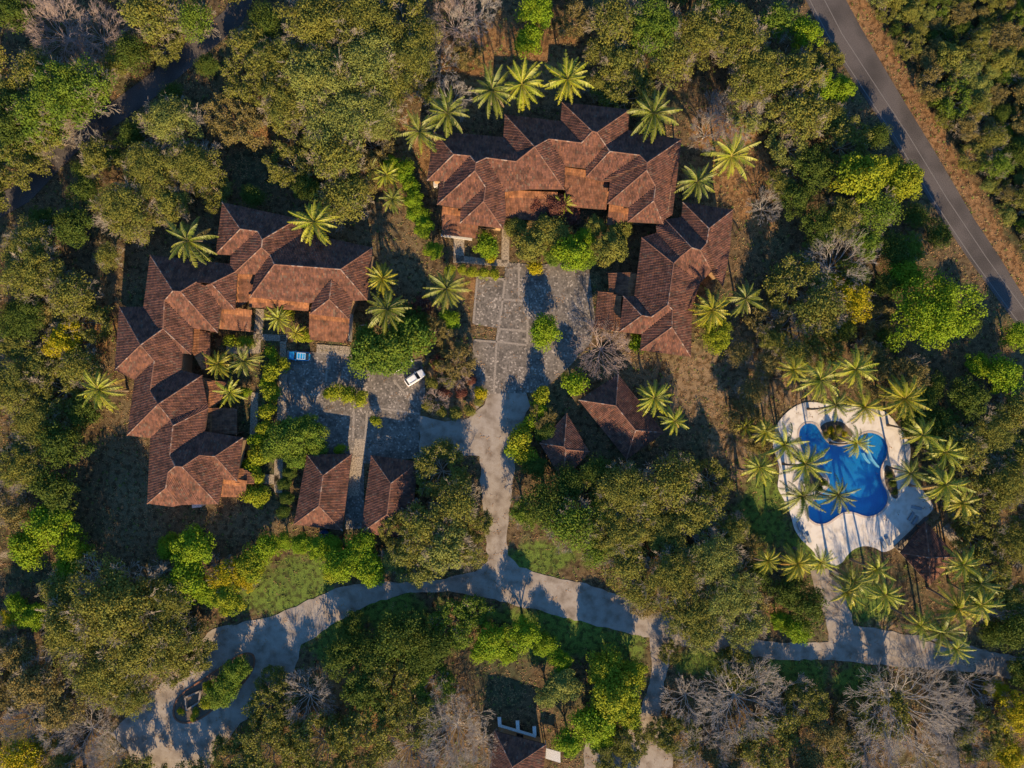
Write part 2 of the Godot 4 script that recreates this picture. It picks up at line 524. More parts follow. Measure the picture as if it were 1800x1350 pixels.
# ------------------------------------------------------------------ houses
const ROOF_A := [[
	[762, 230, 6.4], [750.7, 317.3, 6.4], [797.6, 271.3, 8.87], [826.7, 274, 8.92], [836.3, 286, 9.62], [834.9, 300, 9.69], [768.7, 359.3, 6.4], [783.3, 319.3, 6.4], [772.3, 320.9, 6.4], [853.3, 328.7, 8.52],
	[809.3, 366.7, 6.4], [850, 354, 8.54], [808.7, 392, 6.4], [884, 402, 6.4], [889.3, 382, 6.4], [887.3, 337.3, 6.4], [854.7, 277.3, 8.79], [907.3, 284, 8.55], [914.7, 274.7, 8.37], [884.7, 241.3, 6.4],
	[930.4, 332.7, 6.4], [887.3, 201.3, 6.4], [940, 258, 9.78], [991.7, 333, 6.4], [964.7, 244.3, 8.52], [1022, 251.3, 8.57], [1018.7, 246.7, 8.39], [985.3, 213.3, 6.4], [993.3, 292, 6.4], [988, 180, 6.4],
	[1041.3, 230.7, 9.52], [1049.3, 232.7, 9.5], [1107.3, 192.7, 6.4], [1104, 229.3, 6.4], [1064.7, 255.7, 8.36], [1029.3, 296, 6.4], [1072, 266, 8.81], [1124.7, 272.7, 8.94], [1030, 311.3, 6.4], [1198, 244.7, 6.4],
	[1137.3, 286, 9.64], [1136.7, 299.3, 9.63], [1056, 318.7, 6.4], [1068, 358, 6.4], [1072, 318.7, 6.4], [1152, 327.3, 8.41], [1105.3, 364.9, 6.4], [1148.7, 353.3, 8.39], [1103.3, 390, 6.4], [1165.3, 393.3, 6.4],
	[1168, 385.3, 6.4], [1182, 376.7, 6.4]], [
	[1, 2, 3, 7], [0, 2, 1], [3, 4, 5, 6, 8, 7], [6, 5, 9, 10], [9, 11, 12, 10], [12, 11, 13], [16, 4, 5, 9, 11, 13, 14, 15], [0, 2, 3, 4, 16, 17, 18, 19], [16, 17, 20, 15], [19, 21, 22, 17, 18], [21, 22, 24, 25, 26, 27], [22, 23, 20, 17],
	[22, 24, 28, 23], [27, 29, 30, 25, 26], [29, 30, 31, 32], [31, 32, 33, 34], [24, 25, 30, 31, 34, 35, 28], [34, 36, 38, 35], [34, 33, 39, 40, 37, 36], [38, 36, 37, 42], [37, 40, 41, 43, 44, 42], [43, 41, 45, 46], [45, 47, 48, 46], [48, 47, 49],
	[39, 40, 41, 45, 47, 49, 50, 51]]]
const ROOF_B := [[
	[1169.2, 385.9, 6], [1215.9, 435.2, 9.03], [1194.9, 451.7, 8.08], [1154.4, 409.2, 6], [1128, 417.8, 6], [1184, 462.9, 8.49], [1230.7, 439.6, 8.99], [1200.3, 355.6, 6], [1246.2, 401.4, 8.35], [1241.9, 427.4, 8.32],
	[1197.5, 381.7, 6], [1288.2, 368.8, 6], [1282.8, 439.6, 6], [1271.1, 504.9, 6], [1250.9, 476.9, 6.2], [1230.7, 497.1, 6], [1173.9, 535.8, 8.9], [1128, 554.4, 7.79], [1145.1, 557.2, 7.66], [1114.8, 520.7, 6],
	[1096.1, 520.7, 6], [1088.3, 583.2, 6], [1181.7, 544, 8.5], [1127.7, 587.2, 6], [1180.9, 575.1, 8.49], [1124.9, 615.6, 6], [1214.3, 627.2, 6], [1216.7, 537.8, 6], [1152.9, 396, 6]], [
	[0, 1, 2, 3, 28], [4, 5, 2, 3], [0, 1, 6, 9, 10], [7, 8, 9, 10], [7, 8, 11], [8, 11, 12, 13, 14, 6, 9], [1, 6, 14, 15, 5, 2], [4, 5, 16, 18, 19], [20, 17, 21], [20, 17, 18, 19], [21, 17, 18, 16, 22, 23], [22, 24, 25, 23],
	[25, 24, 26], [5, 15, 27, 26, 24, 22, 16]]]
const ROOF_C := [[
	[390.8, 355.8, 6.4], [379.2, 446.7, 6.4], [422.5, 402.5, 8.87], [453.3, 406.7, 8.88], [405.8, 448.3, 6.4], [461.3, 421.2, 9.54], [460, 434.7, 9.41], [524.2, 384.2, 6.4], [413.3, 478, 6.82], [404.2, 466.7, 6.4],
	[533.3, 409.2, 6.4], [475, 448.3, 8.57], [482.5, 464.7, 9.26], [598.7, 473.3, 9.28], [655, 435.3, 6.4], [645.3, 527.5, 6.4], [440, 522.5, 6.4], [543.3, 532.5, 6.4], [449.2, 482.5, 6.4], [418.3, 481.7, 6.4],
	[264.2, 448.3, 6.4], [252.5, 539.2, 6.4], [304.2, 511.2, 9.74], [317.5, 512.5, 9.77], [345, 495.8, 8.64], [371.7, 498.3, 8.53], [404.2, 464.2, 6.4], [289.2, 528.3, 8.83], [286.7, 577.8, 8.54], [275.8, 581.7, 8.42],
	[382.5, 584.2, 6.4], [339.2, 576.7, 6.4], [361.7, 501.3, 8.09], [389.2, 543.3, 6.4], [413.3, 544.2, 6.4], [417.5, 480, 6.4], [339.2, 605.8, 6.4], [335.8, 622.5, 6.4], [320.8, 621.3, 6.4], [210, 539.2, 6.4],
	[247.5, 606.2, 9.83], [201.7, 650.8, 6.4], [271.3, 634.5, 8.55], [236.7, 667.5, 6.4], [319.2, 650.8, 6.4], [264.2, 686.2, 8.63], [278, 710.3, 9.84], [223.7, 765, 6.4], [355, 660, 6.4], [300, 738, 8.48],
	[264.2, 770, 6.4], [365, 710, 6.4], [304.2, 748, 8.84], [365.8, 717.5, 6.4], [298.7, 800, 8.87], [360.8, 758.3, 6.4], [308.3, 819.2, 9.76], [295.8, 830, 8.9], [291.7, 857.5, 8.67], [259.2, 885, 6.4],
	[427, 769.2, 6.4], [378.3, 801.7, 8.49], [350.8, 800, 8.56], [320.3, 820.5, 9.81], [383.3, 885.8, 6.4], [363.3, 886.3, 6.4], [316.7, 887.5, 6.4], [303.3, 890.8, 6.4], [368.3, 802, 8.23], [391.7, 842.5, 6.4],
	[387.5, 873.3, 6.4], [415.8, 845, 6.4], [420, 830, 6.4], [545, 552, 6.4], [613, 560, 6.4], [579, 526, 8.3], [583, 492, 8.3], [553, 512, 6.4], [622, 520, 6.4]], [
	[0, 2, 1], [1, 2, 3, 4], [0, 2, 3, 5, 7], [4, 3, 5, 6, 8, 9], [5, 7, 10, 11, 6], [11, 10, 14, 13, 12], [14, 13, 15], [16, 12, 13, 15, 17], [8, 6, 11, 18, 19], [11, 12, 16, 18], [20, 22, 23, 24, 25, 8, 26], [20, 22, 27, 28, 29, 21],
	[27, 22, 23, 30, 31], [23, 24, 32, 33, 30], [32, 25, 34, 33], [25, 8, 35, 34], [27, 31, 36, 37, 28], [28, 37, 38], [39, 40, 28, 29, 21], [39, 40, 41], [41, 40, 42, 43], [40, 28, 38, 44, 45, 42], [43, 42, 45, 46, 47], [45, 44, 48, 46],
	[47, 46, 49, 50], [46, 48, 51, 49], [49, 51, 53, 52], [50, 49, 52, 54, 56, 57, 58, 59], [52, 53, 55, 54], [54, 55, 60, 61, 68, 62, 63, 56], [57, 56, 63, 64, 65], [57, 65, 66, 58], [59, 58, 66, 67], [63, 62, 68, 69, 70, 64], [68, 61, 71, 69], [61, 60, 72, 71],
	[73, 75, 74], [73, 75, 76, 77], [74, 75, 76, 78]]]
const ROOF_G1 := [[
	[539.7, 798.9, 3.3], [618.4, 798.2, 3.3], [567.9, 835.7, 5.55], [560.7, 889.2, 5.65], [516.6, 921.7, 3.3], [601.8, 932.5, 3.3]], [
	[0, 2, 1], [0, 2, 3, 4], [1, 2, 3, 5], [4, 3, 5]]]
const ROOF_G2 := [[
	[652.4, 800.3, 3.3], [736.2, 811.9, 3.3], [687.1, 849.4, 5.7], [680.6, 903.6, 5.74], [634.3, 936.8, 3.3], [718.8, 946.9, 3.3]], [
	[0, 2, 1], [0, 2, 3, 4], [1, 2, 3, 5], [4, 3, 5]]]
const ROOF_R1 := [[
	[1086.4, 657.9, 3.3], [1017.2, 703, 3.3], [1101.2, 807.2, 3.3], [1167.3, 760.6, 3.3], [1082.6, 713.1, 5.65], [1117.2, 756.4, 5.55]], [
	[1, 4, 0], [0, 4, 5, 3], [3, 5, 2], [1, 4, 5, 2]]]
const ROOF_R2 := [[
	[996.2, 726.3, 3.3], [948.8, 779.2, 3.3], [990, 846.9, 3.3], [1035.9, 794, 3.3], [991.6, 785.4, 5.32], [994.4, 790.1, 5.35]], [
	[1, 4, 0], [0, 4, 5, 3], [3, 5, 2], [1, 4, 5, 2]]]
const ROOF_HU := [[
	[1626.2, 916.4, 3.3], [1582.7, 971.6, 3.3], [1634.2, 1028.4, 3.3], [1682.2, 978.7, 3.3], [1633.3, 980.4, 5.45]], [
	[1, 4, 0], [0, 4, 3], [3, 4, 2], [1, 4, 2]]]
const ROOF_BO := [[
	[870, 1285, 4.2], [960, 1308.3, 4.2], [900.6, 1347.8, 6.77], [897.8, 1396.7, 6.84], [950, 1403.3, 4.2], [856.7, 1385.6, 4.2]], [
	[0, 2, 1], [1, 2, 3, 4], [0, 2, 3, 5]]]
const LOW_A := [
	[[777.3, 362.7, 4.9], [841.3, 372, 4.9], [840, 419.3, 3.3], [776.7, 412, 3.3]], [[888, 334, 5], [980, 338, 5], [978.7, 391.3, 3.3], [888, 383.3, 3.3]],
	[[992.7, 294, 5.2], [1072, 304.7, 5.2], [1065.3, 368.7, 3.3], [993.3, 362.7, 3.3]], [[1070.7, 358.7, 4.8], [1105.6, 363.3, 4.8], [1104.7, 395.3, 3.5], [1066.7, 395.3, 3.5]]]
const LOW_B := [
	[[1051, 512.1, 3], [1072, 512.9, 3.5], [1092.2, 521.4, 4.4], [1089.9, 582.9, 4.4], [1044, 575.1, 3]], [[1068.9, 480.2, 3.1], [1118.7, 479.4, 4.6], [1116.3, 523.8, 4.6], [1070.8, 522.2, 3.1]]]
const LOW_C := [
	[[416.7, 478.3, 5.4], [453.3, 478.3, 5.4], [443.3, 525, 4.2], [415.8, 542.5, 4]], [[385.8, 538.3, 5], [442.5, 545, 4.8], [440, 583.3, 3.3], [386.7, 578.3, 3.3]],
	[[337.5, 575, 5.2], [369.2, 585, 3.7], [369.2, 648.3, 3.7], [355, 650, 4.3], [335, 613.3, 5.2]], [[360.8, 668.3, 5], [401.7, 671.7, 3.5], [387.5, 706.7, 3.5], [363.3, 720, 5]],
	[[360.8, 716.7, 5], [416.7, 718.3, 3.6], [416.7, 764.2, 3.6], [359.2, 762.5, 5]], [[390, 838.3, 5], [433.3, 845, 4.8], [431.7, 874.2, 3.3], [386.7, 873.3, 3.3]],
	[[416.7, 823.3, 5], [432.5, 825, 4.2], [448.3, 836.7, 3.5], [446.7, 850, 3.5], [413.3, 850, 5]], [[543, 548, 5], [614, 556, 5], [611, 603, 3.3], [545, 597, 3.3]],
	[[438.3, 516.7, 4.9], [545, 528.3, 4.9], [541.7, 546.7, 3.9], [438.3, 540, 3.9]]]


var wall_rings := {}

func houses():
	house("tiled_house", "sprawling two-storey house with stepped terracotta hip roofs, topmost in the picture", ROOF_A, 6.4, true, LOW_A)
	house("tiled_house", "terracotta-roofed house wing running down from the top house on its right", ROOF_B, 6.0, true, LOW_B)
	house("tiled_house", "long zigzag terracotta-roofed house on the left beside the parking court", ROOF_C, 6.4, true, LOW_C)
	house("garage", "hip-roofed garage left of the pale slab path, fully in view", ROOF_G1, 3.3, true, [])
	house("garage", "hip-roofed garage right of the pale slab path, half under a tree's shade", ROOF_G2, 3.3, true, [])
	house("pavilion", "larger shaded terracotta pavilion set diagonally right of the driveway", ROOF_R1, 3.3, false, [])
	house("pavilion", "smaller shaded terracotta pavilion set diagonally close to the driveway", ROOF_R2, 3.3, false, [])
	house("pool_hut", "square terracotta-roofed hut at the lower right of the pool deck", ROOF_HU, 3.3, false, [])
	house("tiled_house", "terracotta-roofed house cut off by the bottom edge with white frames beside it", ROOF_BO, 4.2, true, [])

func tile_color(r: RandomNumberGenerator, clean := 0.0) -> Color:
	var t := r.randf()
	var c := Vector3(0.178, 0.080, 0.055)
	if t < 0.22:
		c = Vector3(0.115, 0.056, 0.042)
	elif t < 0.34:
		c = Vector3(0.225, 0.098, 0.056)
	elif t < 0.40:
		c = Vector3(0.155, 0.105, 0.078)
	c = c.lerp(Vector3(0.42, 0.185, 0.075), clean * (0.6 + 0.4 * r.randf()))
	c *= r.randf_range(0.82, 1.18)
	return Color(c.x, c.y, c.z)

func surf_y(p3: PackedVector3Array, t: PackedInt32Array, x: float, z: float, pn: Vector3, pc: Vector3) -> float:
	var q := Vector2(x, z)
	for k in range(0, t.size(), 3):
		var a := p3[t[k]]
		var b := p3[t[k + 1]]
		var c := p3[t[k + 2]]
		var a2 := Vector2(a.x, a.z)
		var v0 := Vector2(b.x, b.z) - a2
		var v1 := Vector2(c.x, c.z) - a2
		var v2 := q - a2
		var den := v0.cross(v1)
		if absf(den) < 1e-6:
			continue
		var s := v2.cross(v1) / den
		var w := v0.cross(v2) / den
		if s >= -0.02 and w >= -0.02 and s + w <= 1.03:
			return a.y + (b.y - a.y) * s + (c.y - a.y) * w
	return pc.y - (pn.x * (x - pc.x) + pn.z * (z - pc.z)) / pn.y

func roof_face(house_node: Node3D, org: Vector3, p3: PackedVector3Array, called: String, clean := 0.0) -> Vector3:
	# Newell normal
	var nn := Vector3.ZERO
	var ce := Vector3.ZERO
	for k in p3.size():
		var a := p3[k]
		var b := p3[(k + 1) % p3.size()]
		nn += Vector3((a.y - b.y) * (a.z + b.z), (a.z - b.z) * (a.x + b.x), (a.x - b.x) * (a.y + b.y))
		ce += a
	ce /= p3.size()
	nn = nn.normalized()
	if nn.y < 0:
		nn = -nn
	var p2 := PackedVector2Array()
	for q in p3:
		p2.push_back(Vector2(q.x, q.z))
	var t := Geometry2D.triangulate_polygon(p2)
	var b := MB.new()
	var dn := Vector3(0, -0.02, 0)
	var dd := Vector3(0, -0.22, 0)
	for k in range(0, t.size(), 3):
		var a := p3[t[k]]
		var q := p3[t[k + 1]]
		var r := p3[t[k + 2]]
		b.tri(a + dn, q + dn, r + dn)
		b.tri(a + dd, r + dd, q + dd)
	for k in p3.size():
		var a := p3[k]
		var q := p3[(k + 1) % p3.size()]
		b.quad(a + dn, q + dn, q + dd, a + dd)
	var sl := part(called, b.done(), mats.slope_board, house_node)
	# half-round clay tiles in columns down the slope
	var d := Vector2(nn.x, nn.z).normalized()
	var c := Vector2(-d.y, d.x)
	var smin := 1e9
	var smax := -1e9
	for q in p2:
		smin = minf(smin, q.dot(c))
		smax = maxf(smax, q.dot(c))
	var wdt := 0.31
	var m := MB.new()
	var s := smin + 0.12
	while s < smax:
		var ts := []
		for k in p2.size():
			var a := p2[k]
			var q := p2[(k + 1) % p2.size()]
			var sa := a.dot(c) - s
			var sb := q.dot(c) - s
			if (sa < 0) != (sb < 0):
				var f := sa / (sa - sb)
				ts.append(lerpf(a.dot(d), q.dot(d), f))
		ts.sort()
		for k in range(0, ts.size() - 1, 2):
			var t0: float = ts[k]
			var t1: float = ts[k + 1]
			if t1 - t0 < 0.15:
				continue
			var cnt := maxi(1, int(round((t1 - t0) / 0.46)))
			var jit := rng.randf_range(-0.02, 0.02)
			for e in cnt:
				var ta := lerpf(t0, t1, float(e) / cnt)
				var tb := lerpf(t0, t1, float(e + 1) / cnt)
				var pa := c * (s + jit) + d * ta
				var pb := c * (s + jit) + d * tb
				var ya := surf_y(p3, t, pa.x, pa.y, nn, ce)
				var yb := surf_y(p3, t, pb.x, pb.y, nn, ce)
				var col := tile_color(rng, clean if clean == 0.0 or (ta - t0) > 1.3 else 0.85)
				var k0 := m.v.size()
				var lift := rng.randf_range(0.0, 0.02)
				for w in 2:
					var pp := pa if w == 0 else pb
					var yy := ya - 0.005 if w == 0 else yb + 0.035 + lift
					for o in [[-0.5, 0.0, -0.8], [-0.24, 0.085, -0.35], [0.24, 0.085, 0.35], [0.5, 0.0, 0.8]]:
						m.v.push_back(Vector3(pp.x + c.x * o[0] * wdt, yy + o[1], pp.y + c.y * o[0] * wdt))
						m.n.push_back((nn + Vector3(c.x, 0, c.y) * o[2]).normalized())
						m.c.push_back(col)
				for o in 3:
					m.i.append_array(PackedInt32Array([k0 + o, k0 + o + 4, k0 + o + 1, k0 + o + 1, k0 + o + 4, k0 + o + 5]))
		s += wdt
	var tl := part("tiles", m.done(), mats.tile, sl)
	tl.set_meta("kind", "stuff")
	return nn

func ridge_cap(a: Vector3, b: Vector3) -> ArrayMesh:
	var m := MB.new()
	var cnt := maxi(1, int(a.distance_to(b) / 0.55))
	for k in cnt:
		var p := a.lerp(b, float(k) / cnt)
		var q := a.lerp(b, float(k + 1.12) / cnt)
		var t := (q - p).normalized()
		var sd := t.cross(Vector3.UP).normalized()
		var up := sd.cross(t)
		var j := rng.randf_range(0.75, 1.2)
		var col := Color(0.245 * j, 0.125 * j, 0.085 * j)
		if rng.randf() < 0.25:
			col = Color(0.36 * j, 0.26 * j, 0.21 * j)
		var ra := 0.125
		for o in 4:
			var a0 := PI * o / 4.0
			var a1 := PI * (o + 1) / 4.0
			var v0 := sd * cos(a0) * ra + up * (sin(a0) * ra)
			var v1 := sd * cos(a1) * ra + up * (sin(a1) * ra)
			var ex := 1.12
			m.quad(p + v0 * ex, p + v1 * ex, q + v1, q + v0, col)
	return m.done()

func house(called: String, label: String, data: Array, eave: float, walled: bool, low: Array):
	var vv := PackedVector3Array()
	for q in data[0]:
		vv.push_back(px(q[0], q[1], q[2]))
	var mid := Vector3.ZERO
	for q in vv:
		mid += q
	mid /= vv.size()
	mid.y = 0.0
	var cat := "house" if called == "tiled_house" else ("garage" if called == "garage" else "pavilion" if called == "pavilion" else "hut")
	var h := thing(called, label, cat, mid)
	for k in vv.size():
		vv[k] -= mid
	var edges := {}
	var normals := []
	var cents := []
	var outline: Array[PackedVector2Array] = []
	for f in data[1]:
		var p3 := PackedVector3Array()
		var ce := Vector3.ZERO
		var p2 := PackedVector2Array()
		for k in f:
			p3.push_back(vv[k])
			ce += vv[k]
			p2.push_back(Vector2(vv[k].x, vv[k].z))
		var nn := roof_face(h, mid, p3, "roof_slope")
		normals.append(nn)
		cents.append(ce / f.size())
		for k in f.size():
			var a: int = f[k]
			var b: int = f[(k + 1) % f.size()]
			var key := "%d_%d" % [mini(a, b), maxi(a, b)]
			if not edges.has(key):
				edges[key] = []
			edges[key].append(normals.size() - 1)
		var grown := Geometry2D.offset_polygon(p2, 0.2)
		outline.append(grown[0])
	for key in edges:
		if edges[key].size() != 2:
			continue
		var ab: PackedStringArray = key.split("_")
		var a := vv[int(ab[0])]
		var b := vv[int(ab[1])]
		var f0: int = edges[key][0]
		var f1: int = edges[key][1]
		var m: Vector3 = (a + b) * 0.5
		# convex: the other face's centre lies below this face's plane
		var below: float = (cents[f1] - m).dot(normals[f0])
		if below < -0.05 and a.distance_to(b) > 0.6:
			part("ridge_cap", ridge_cap(a + Vector3(0, 0.03, 0), b + Vector3(0, 0.03, 0)), mats.ridge, h)
	# low roofs over porches: lean-to slopes on posts
	for l in low:
		var p3 := PackedVector3Array()
		for q in l:
			p3.push_back(px(q[0], q[1], q[2]) - mid)
		roof_face(h, mid, p3, "porch_roof", 0.25)
		for q in p3:
			if q.y < 3.8:
				var b := MB.new()
				b.box(Vector3(-0.11, 0, -0.11), Vector3(0.11, q.y - 0.2, 0.11))
				part("post", b.done(), mats.timber, h, Vector3(q.x * 0.995, 0, q.z * 0.995 - 0.25))
	# merge the plan outline and set the walls in under the eaves
	var merged: Array[PackedVector2Array] = [outline[0]]
	var left := outline.slice(1)
	var guard := 0
	while left.size() > 0 and guard < 400:
		guard += 1
		var q: PackedVector2Array = left.pop_front()
		var r := Geometry2D.merge_polygons(merged[0], q)
		var outer := []
		for w in r:
			if not Geometry2D.is_polygon_clockwise(w):
				outer.append(w)
		if outer.size() == 1:
			merged[0] = outer[0]
		else:
			left.push_back(q)
	var world := PackedVector2Array()
	for q in merged[0]:
		world.push_back(q + Vector2(mid.x, mid.z))
	blocked.append(world)
	solid.append(world)
	var inset := Geometry2D.offset_polygon(merged[0], -1.15)
	if walled:
		for ring in inset:
			if Geometry2D.is_polygon_clockwise(ring):
				continue
			walls(h, ring, eave)
	else:
		for ring in inset:
			for k in ring.size():
				var a := ring[k]
				var pv := ring[(k + ring.size() - 1) % ring.size()]
				if a.distance_to(pv) < 1.0:
					continue
				var b := MB.new()
				b.box(Vector3(-0.14, 0, -0.14), Vector3(0.14, eave + 0.25, 0.14))
				part("post", b.done(), mats.timber, h, Vector3(a.x, 0, a.y))
		var fl := Geometry2D.offset_polygon(merged[0], -0.9)
		part("floor", slab(fl[0], 0.12, 0.14), mats.path, h)

func walls(h: Node3D, ring: PackedVector2Array, eave: float):
	# simplify short sides away
	var r := PackedVector2Array()
	for k in ring.size():
		if r.size() == 0 or r[r.size() - 1].distance_to(ring[k]) > 0.8:
			r.push_back(ring[k])
	var win := MB.new()
	win.box(Vector3(-0.7, -0.65, -0.03), Vector3(0.7, 0.65, 0.03))
	var wm := win.done()
	var fr := MB.new()
	for q in [[-0.8, -0.75, 0.8, -0.65], [-0.8, 0.65, 0.8, 0.75], [-0.8, -0.65, -0.7, 0.65], [0.7, -0.65, 0.8, 0.65], [-0.03, -0.65, 0.03, 0.65]]:
		fr.box(Vector3(q[0], q[1], -0.06), Vector3(q[2], q[3], 0.06))
	var fm := fr.done()
	for k in r.size():
		var a := r[k]
		var b := r[(k + 1) % r.size()]
		var l := a.distance_to(b)
		if l < 0.5:
			continue
		var t := (b - a) / l
		var nn := Vector2(t.y, -t.x)
		var ang := atan2(-t.y, t.x)
		var m := MB.new()
		m.box(Vector3(-l / 2, 0, -0.1), Vector3(l / 2, eave + 0.1, 0.1))
		var w := part("wall", m.done(), mats.stucco, h, Vector3((a.x + b.x) / 2, 0, (a.y + b.y) / 2), Vector3(0, ang, 0))
		if l > 4.0:
			for fl in (2 if eave > 5.0 else 1):
				var cnt := int(l / 4.5)
				for e in maxi(1, cnt):
					var xx := -l / 2 + l * (e + 0.5) / maxi(1, cnt)
					var fo := part("window", fm, mats.frame, h, w.position + Vector3(t.x * xx, 1.7 + fl * 2.9, t.y * xx) + Vector3(nn.x, 0, nn.y) * 0.08, Vector3(0, ang, 0))
					part("pane", wm, mats.glass, fo)

# ------------------------------------------------------------------ pool
func zp(x, y) -> Array:
	return [1340.0 + x / 6.0, 690.0 + y / 6.0]

func zlist(l: Array) -> Array:
	var o := []
	for q in l:
		o.append(zp(q[0], q[1]))
	return o

func pool_outline() -> PackedVector2Array:
	return smooth_closed(poly_px(zlist([[392, 400], [440, 340], [500, 325], [560, 345], [602, 400], [640, 470], [705, 538], [800, 568], [900, 545], [980, 490], [1060, 440], [1130, 425], [1200, 437], [1265, 475], [1308, 535], [1320, 605], [1302, 685], [1258, 765], [1243, 845], [1258, 935], [1300, 1025], [1320, 1105], [1300, 1190], [1240, 1258], [1160, 1298], [1080, 1300], [1005, 1275], [930, 1255], [850, 1265], [775, 1310], [700, 1362], [640, 1382], [570, 1378], [500, 1330], [468, 1265], [480, 1205], [530, 1150], [600, 1085], [670, 1030], [705, 965], [692, 890], [640, 832], [560, 770], [470, 680], [415, 600], [388, 500]])), 4)

func pool_area():
	var pool := pool_outline()
	var deck := smooth_closed(poly_px(zlist([[125, 430], [170, 310], [280, 190], [400, 120], [500, 100], [640, 112], [900, 140], [1240, 185], [1345, 250], [1430, 350], [1525, 480], [1560, 610], [1550, 780], [1600, 940], [1690, 1030], [1750, 1110], [1800, 1220], [1720, 1310], [1560, 1470], [1395, 1630], [1280, 1680], [1190, 1640], [1080, 1618], [970, 1650], [890, 1720], [840, 1790], [750, 1830], [650, 1830], [575, 1800], [550, 1690], [420, 1560], [340, 1440], [300, 1300], [235, 1145], [165, 1010], [170, 900], [178, 800], [140, 660], [110, 560]])), 4)
	var bed1 := smooth_closed(poly_px(zlist([[612, 375], [655, 322], [750, 298], [850, 318], [922, 390], [950, 450], [895, 508], [815, 528], [740, 505], [675, 450]])), 4)
	var bed2 := smooth_closed(poly_px(zlist([[1303, 765], [1365, 805], [1405, 900], [1428, 1095], [1380, 1112], [1338, 1050], [1295, 960], [1283, 850]])), 4)
	var bed3 := smooth_closed(poly_px(zlist([[470, 800], [570, 830], [640, 900], [640, 970], [560, 1040], [480, 1040], [440, 940]])), 4)
	blocked.append(deck)
	solid.append(pool)
	var d := Node3D.new()
	d.name = numbered("pool_deck")
	add_child(d)
	d.set_meta("kind", "structure")
	d.set_meta("label", "cream paved deck around the pool")
	# the deck is a sheet with holes for the pool and the beds: cut along a seam
	var b := MB.new()
	var rings: Array[PackedVector2Array] = [deck]
	for hole in [pool, bed1, bed2, bed3]:
		rings = cut(rings, hole)
	for r in rings:
		slab_into(b, r, 0.11, 0.16)
	part("paving", b.done(), mats.deck, d)
	# coping
	var grown: PackedVector2Array = Geometry2D.offset_polygon(pool, 0.42)[0]
	b = MB.new()
	var k0 := 0
	var inner := pool
	var og := PackedVector2Array()
	for k in inner.size():
		var t: Vector2 = (inner[(k + 1) % inner.size()] - inner[(k + inner.size() - 1) % inner.size()]).normalized()
		var nn := Vector2(t.y, -t.x)
		if Geometry2D.is_point_in_polygon(inner[k] + nn * 0.05, inner):
			nn = -nn
		og.push_back(inner[k] + nn * 0.42)
	for k in inner.size():
		var j := (k + 1) % inner.size()
		var a := Vector3(inner[k].x, 0.16, inner[k].y)
		var c := Vector3(inner[j].x, 0.16, inner[j].y)
		var e := Vector3(og[j].x, 0.15, og[j].y)
		var f := Vector3(og[k].x, 0.15, og[k].y)
		b.quad(a, c, e, f)
		b.quad(f, e, Vector3(e.x, 0.05, e.z), Vector3(f.x, 0.05, f.z))
		b.quad(c, a, Vector3(a.x, -0.12, a.z), Vector3(c.x, -0.12, c.z))
	var po := thing("swimming_pool", "blue free-form swimming pool with curved lobes in the cream deck", "pool", Vector3.ZERO)
	part("coping", b.done(), mats.coping, po)
	# basin: vertical sides and a floor that falls away toward the middle
	b = MB.new()
	for k in inner.size():
		var j := (k + 1) % inner.size()
		b.quad(Vector3(inner[j].x, 0.0, inner[j].y), Vector3(inner[k].x, 0.0, inner[k].y), Vector3(inner[k].x, -1.5, inner[k].y), Vector3(inner[j].x, -1.5, inner[j].y))
	var t2 := Geometry2D.triangulate_polygon(inner)
	for k in range(0, t2.size(), 3):
		b.tri(Vector3(inner[t2[k]].x, -1.45, inner[t2[k]].y), Vector3(inner[t2[k + 1]].x, -1.45, inner[t2[k + 1]].y), Vector3(inner[t2[k + 2]].x, -1.45, inner[t2[k + 2]].y))
	part("basin", b.done(), mats.pool_tile, po)
	# shallow bay floor and the curved ledge that divides it off
	var bay := smooth_closed(poly_px(zlist([[1130, 432], [1200, 442], [1260, 480], [1300, 540], [1312, 605], [1295, 680], [1250, 760], [1200, 730], [1150, 670], [1128, 600], [1120, 520]])), 3)
	part("shallow_floor", slab(bay, -0.75, 0.6), mats.pool_tile, po)
	part("ledge", slab(strip([zp(1130, 470), zp(1118, 540), zp(1130, 620), zp(1165, 700), zp(1210, 760), zp(1245, 795)], 0.3), -0.2, 1.2), mats.pool_step, po)
	part("ledge", slab(strip([zp(1080, 640), zp(1110, 700), zp(1150, 750)], 0.22), -0.45, 0.9), mats.pool_step, po)
	# water sheet
	var w := part("water", slab(inner, 0.02, 0.0), mats.water, po)
	# planted beds
	for bd in [bed1, bed2, bed3]:
		structure("planting_bed", slab(bd, 0.07, 0.1), mats.bark)
	# low dark wall and gutter between deck and hut
	var wl := thing("low_wall", "dark low wall edging the deck beside the terracotta hut", "wall", Vector3.ZERO)
	part("footing", slab(strip([[1572, 962], [1628, 909]], 0.55), 0.5, 0.5), mats.dark_wall, wl)
	part("cap", slab(strip([[1572, 962], [1628, 909]], 0.7), 0.58, 0.08), mats.dark_wall, wl)
	# loungers
	var spots := [[1600, 907, -35, "wicker lounger on the deck nearest the low wall, upper one of a pair"], [1607, 914, -35, "wicker lounger against the low wall, lower one of a pair"], [1610, 892, 78, "wicker lounger lying crosswise at the deck's right tip"],
		[1551, 955, 25, "wicker lounger at the left end of the low wall"], [1559, 950, 25, "wicker lounger second from the left end of the low wall"],
		[1404, 925, 20, "wicker lounger on the shaded left deck, nearest the pool's lower lobe"], [1411, 934, 20, "wicker lounger on the shaded left deck, second down"], [1420, 945, 20, "wicker lounger on the shaded left deck, lowest of three"]]
	for s in spots:
		lounger(px(s[0], s[1]) + Vector3(0, 0.11, 0), deg_to_rad(s[2]), s[3])

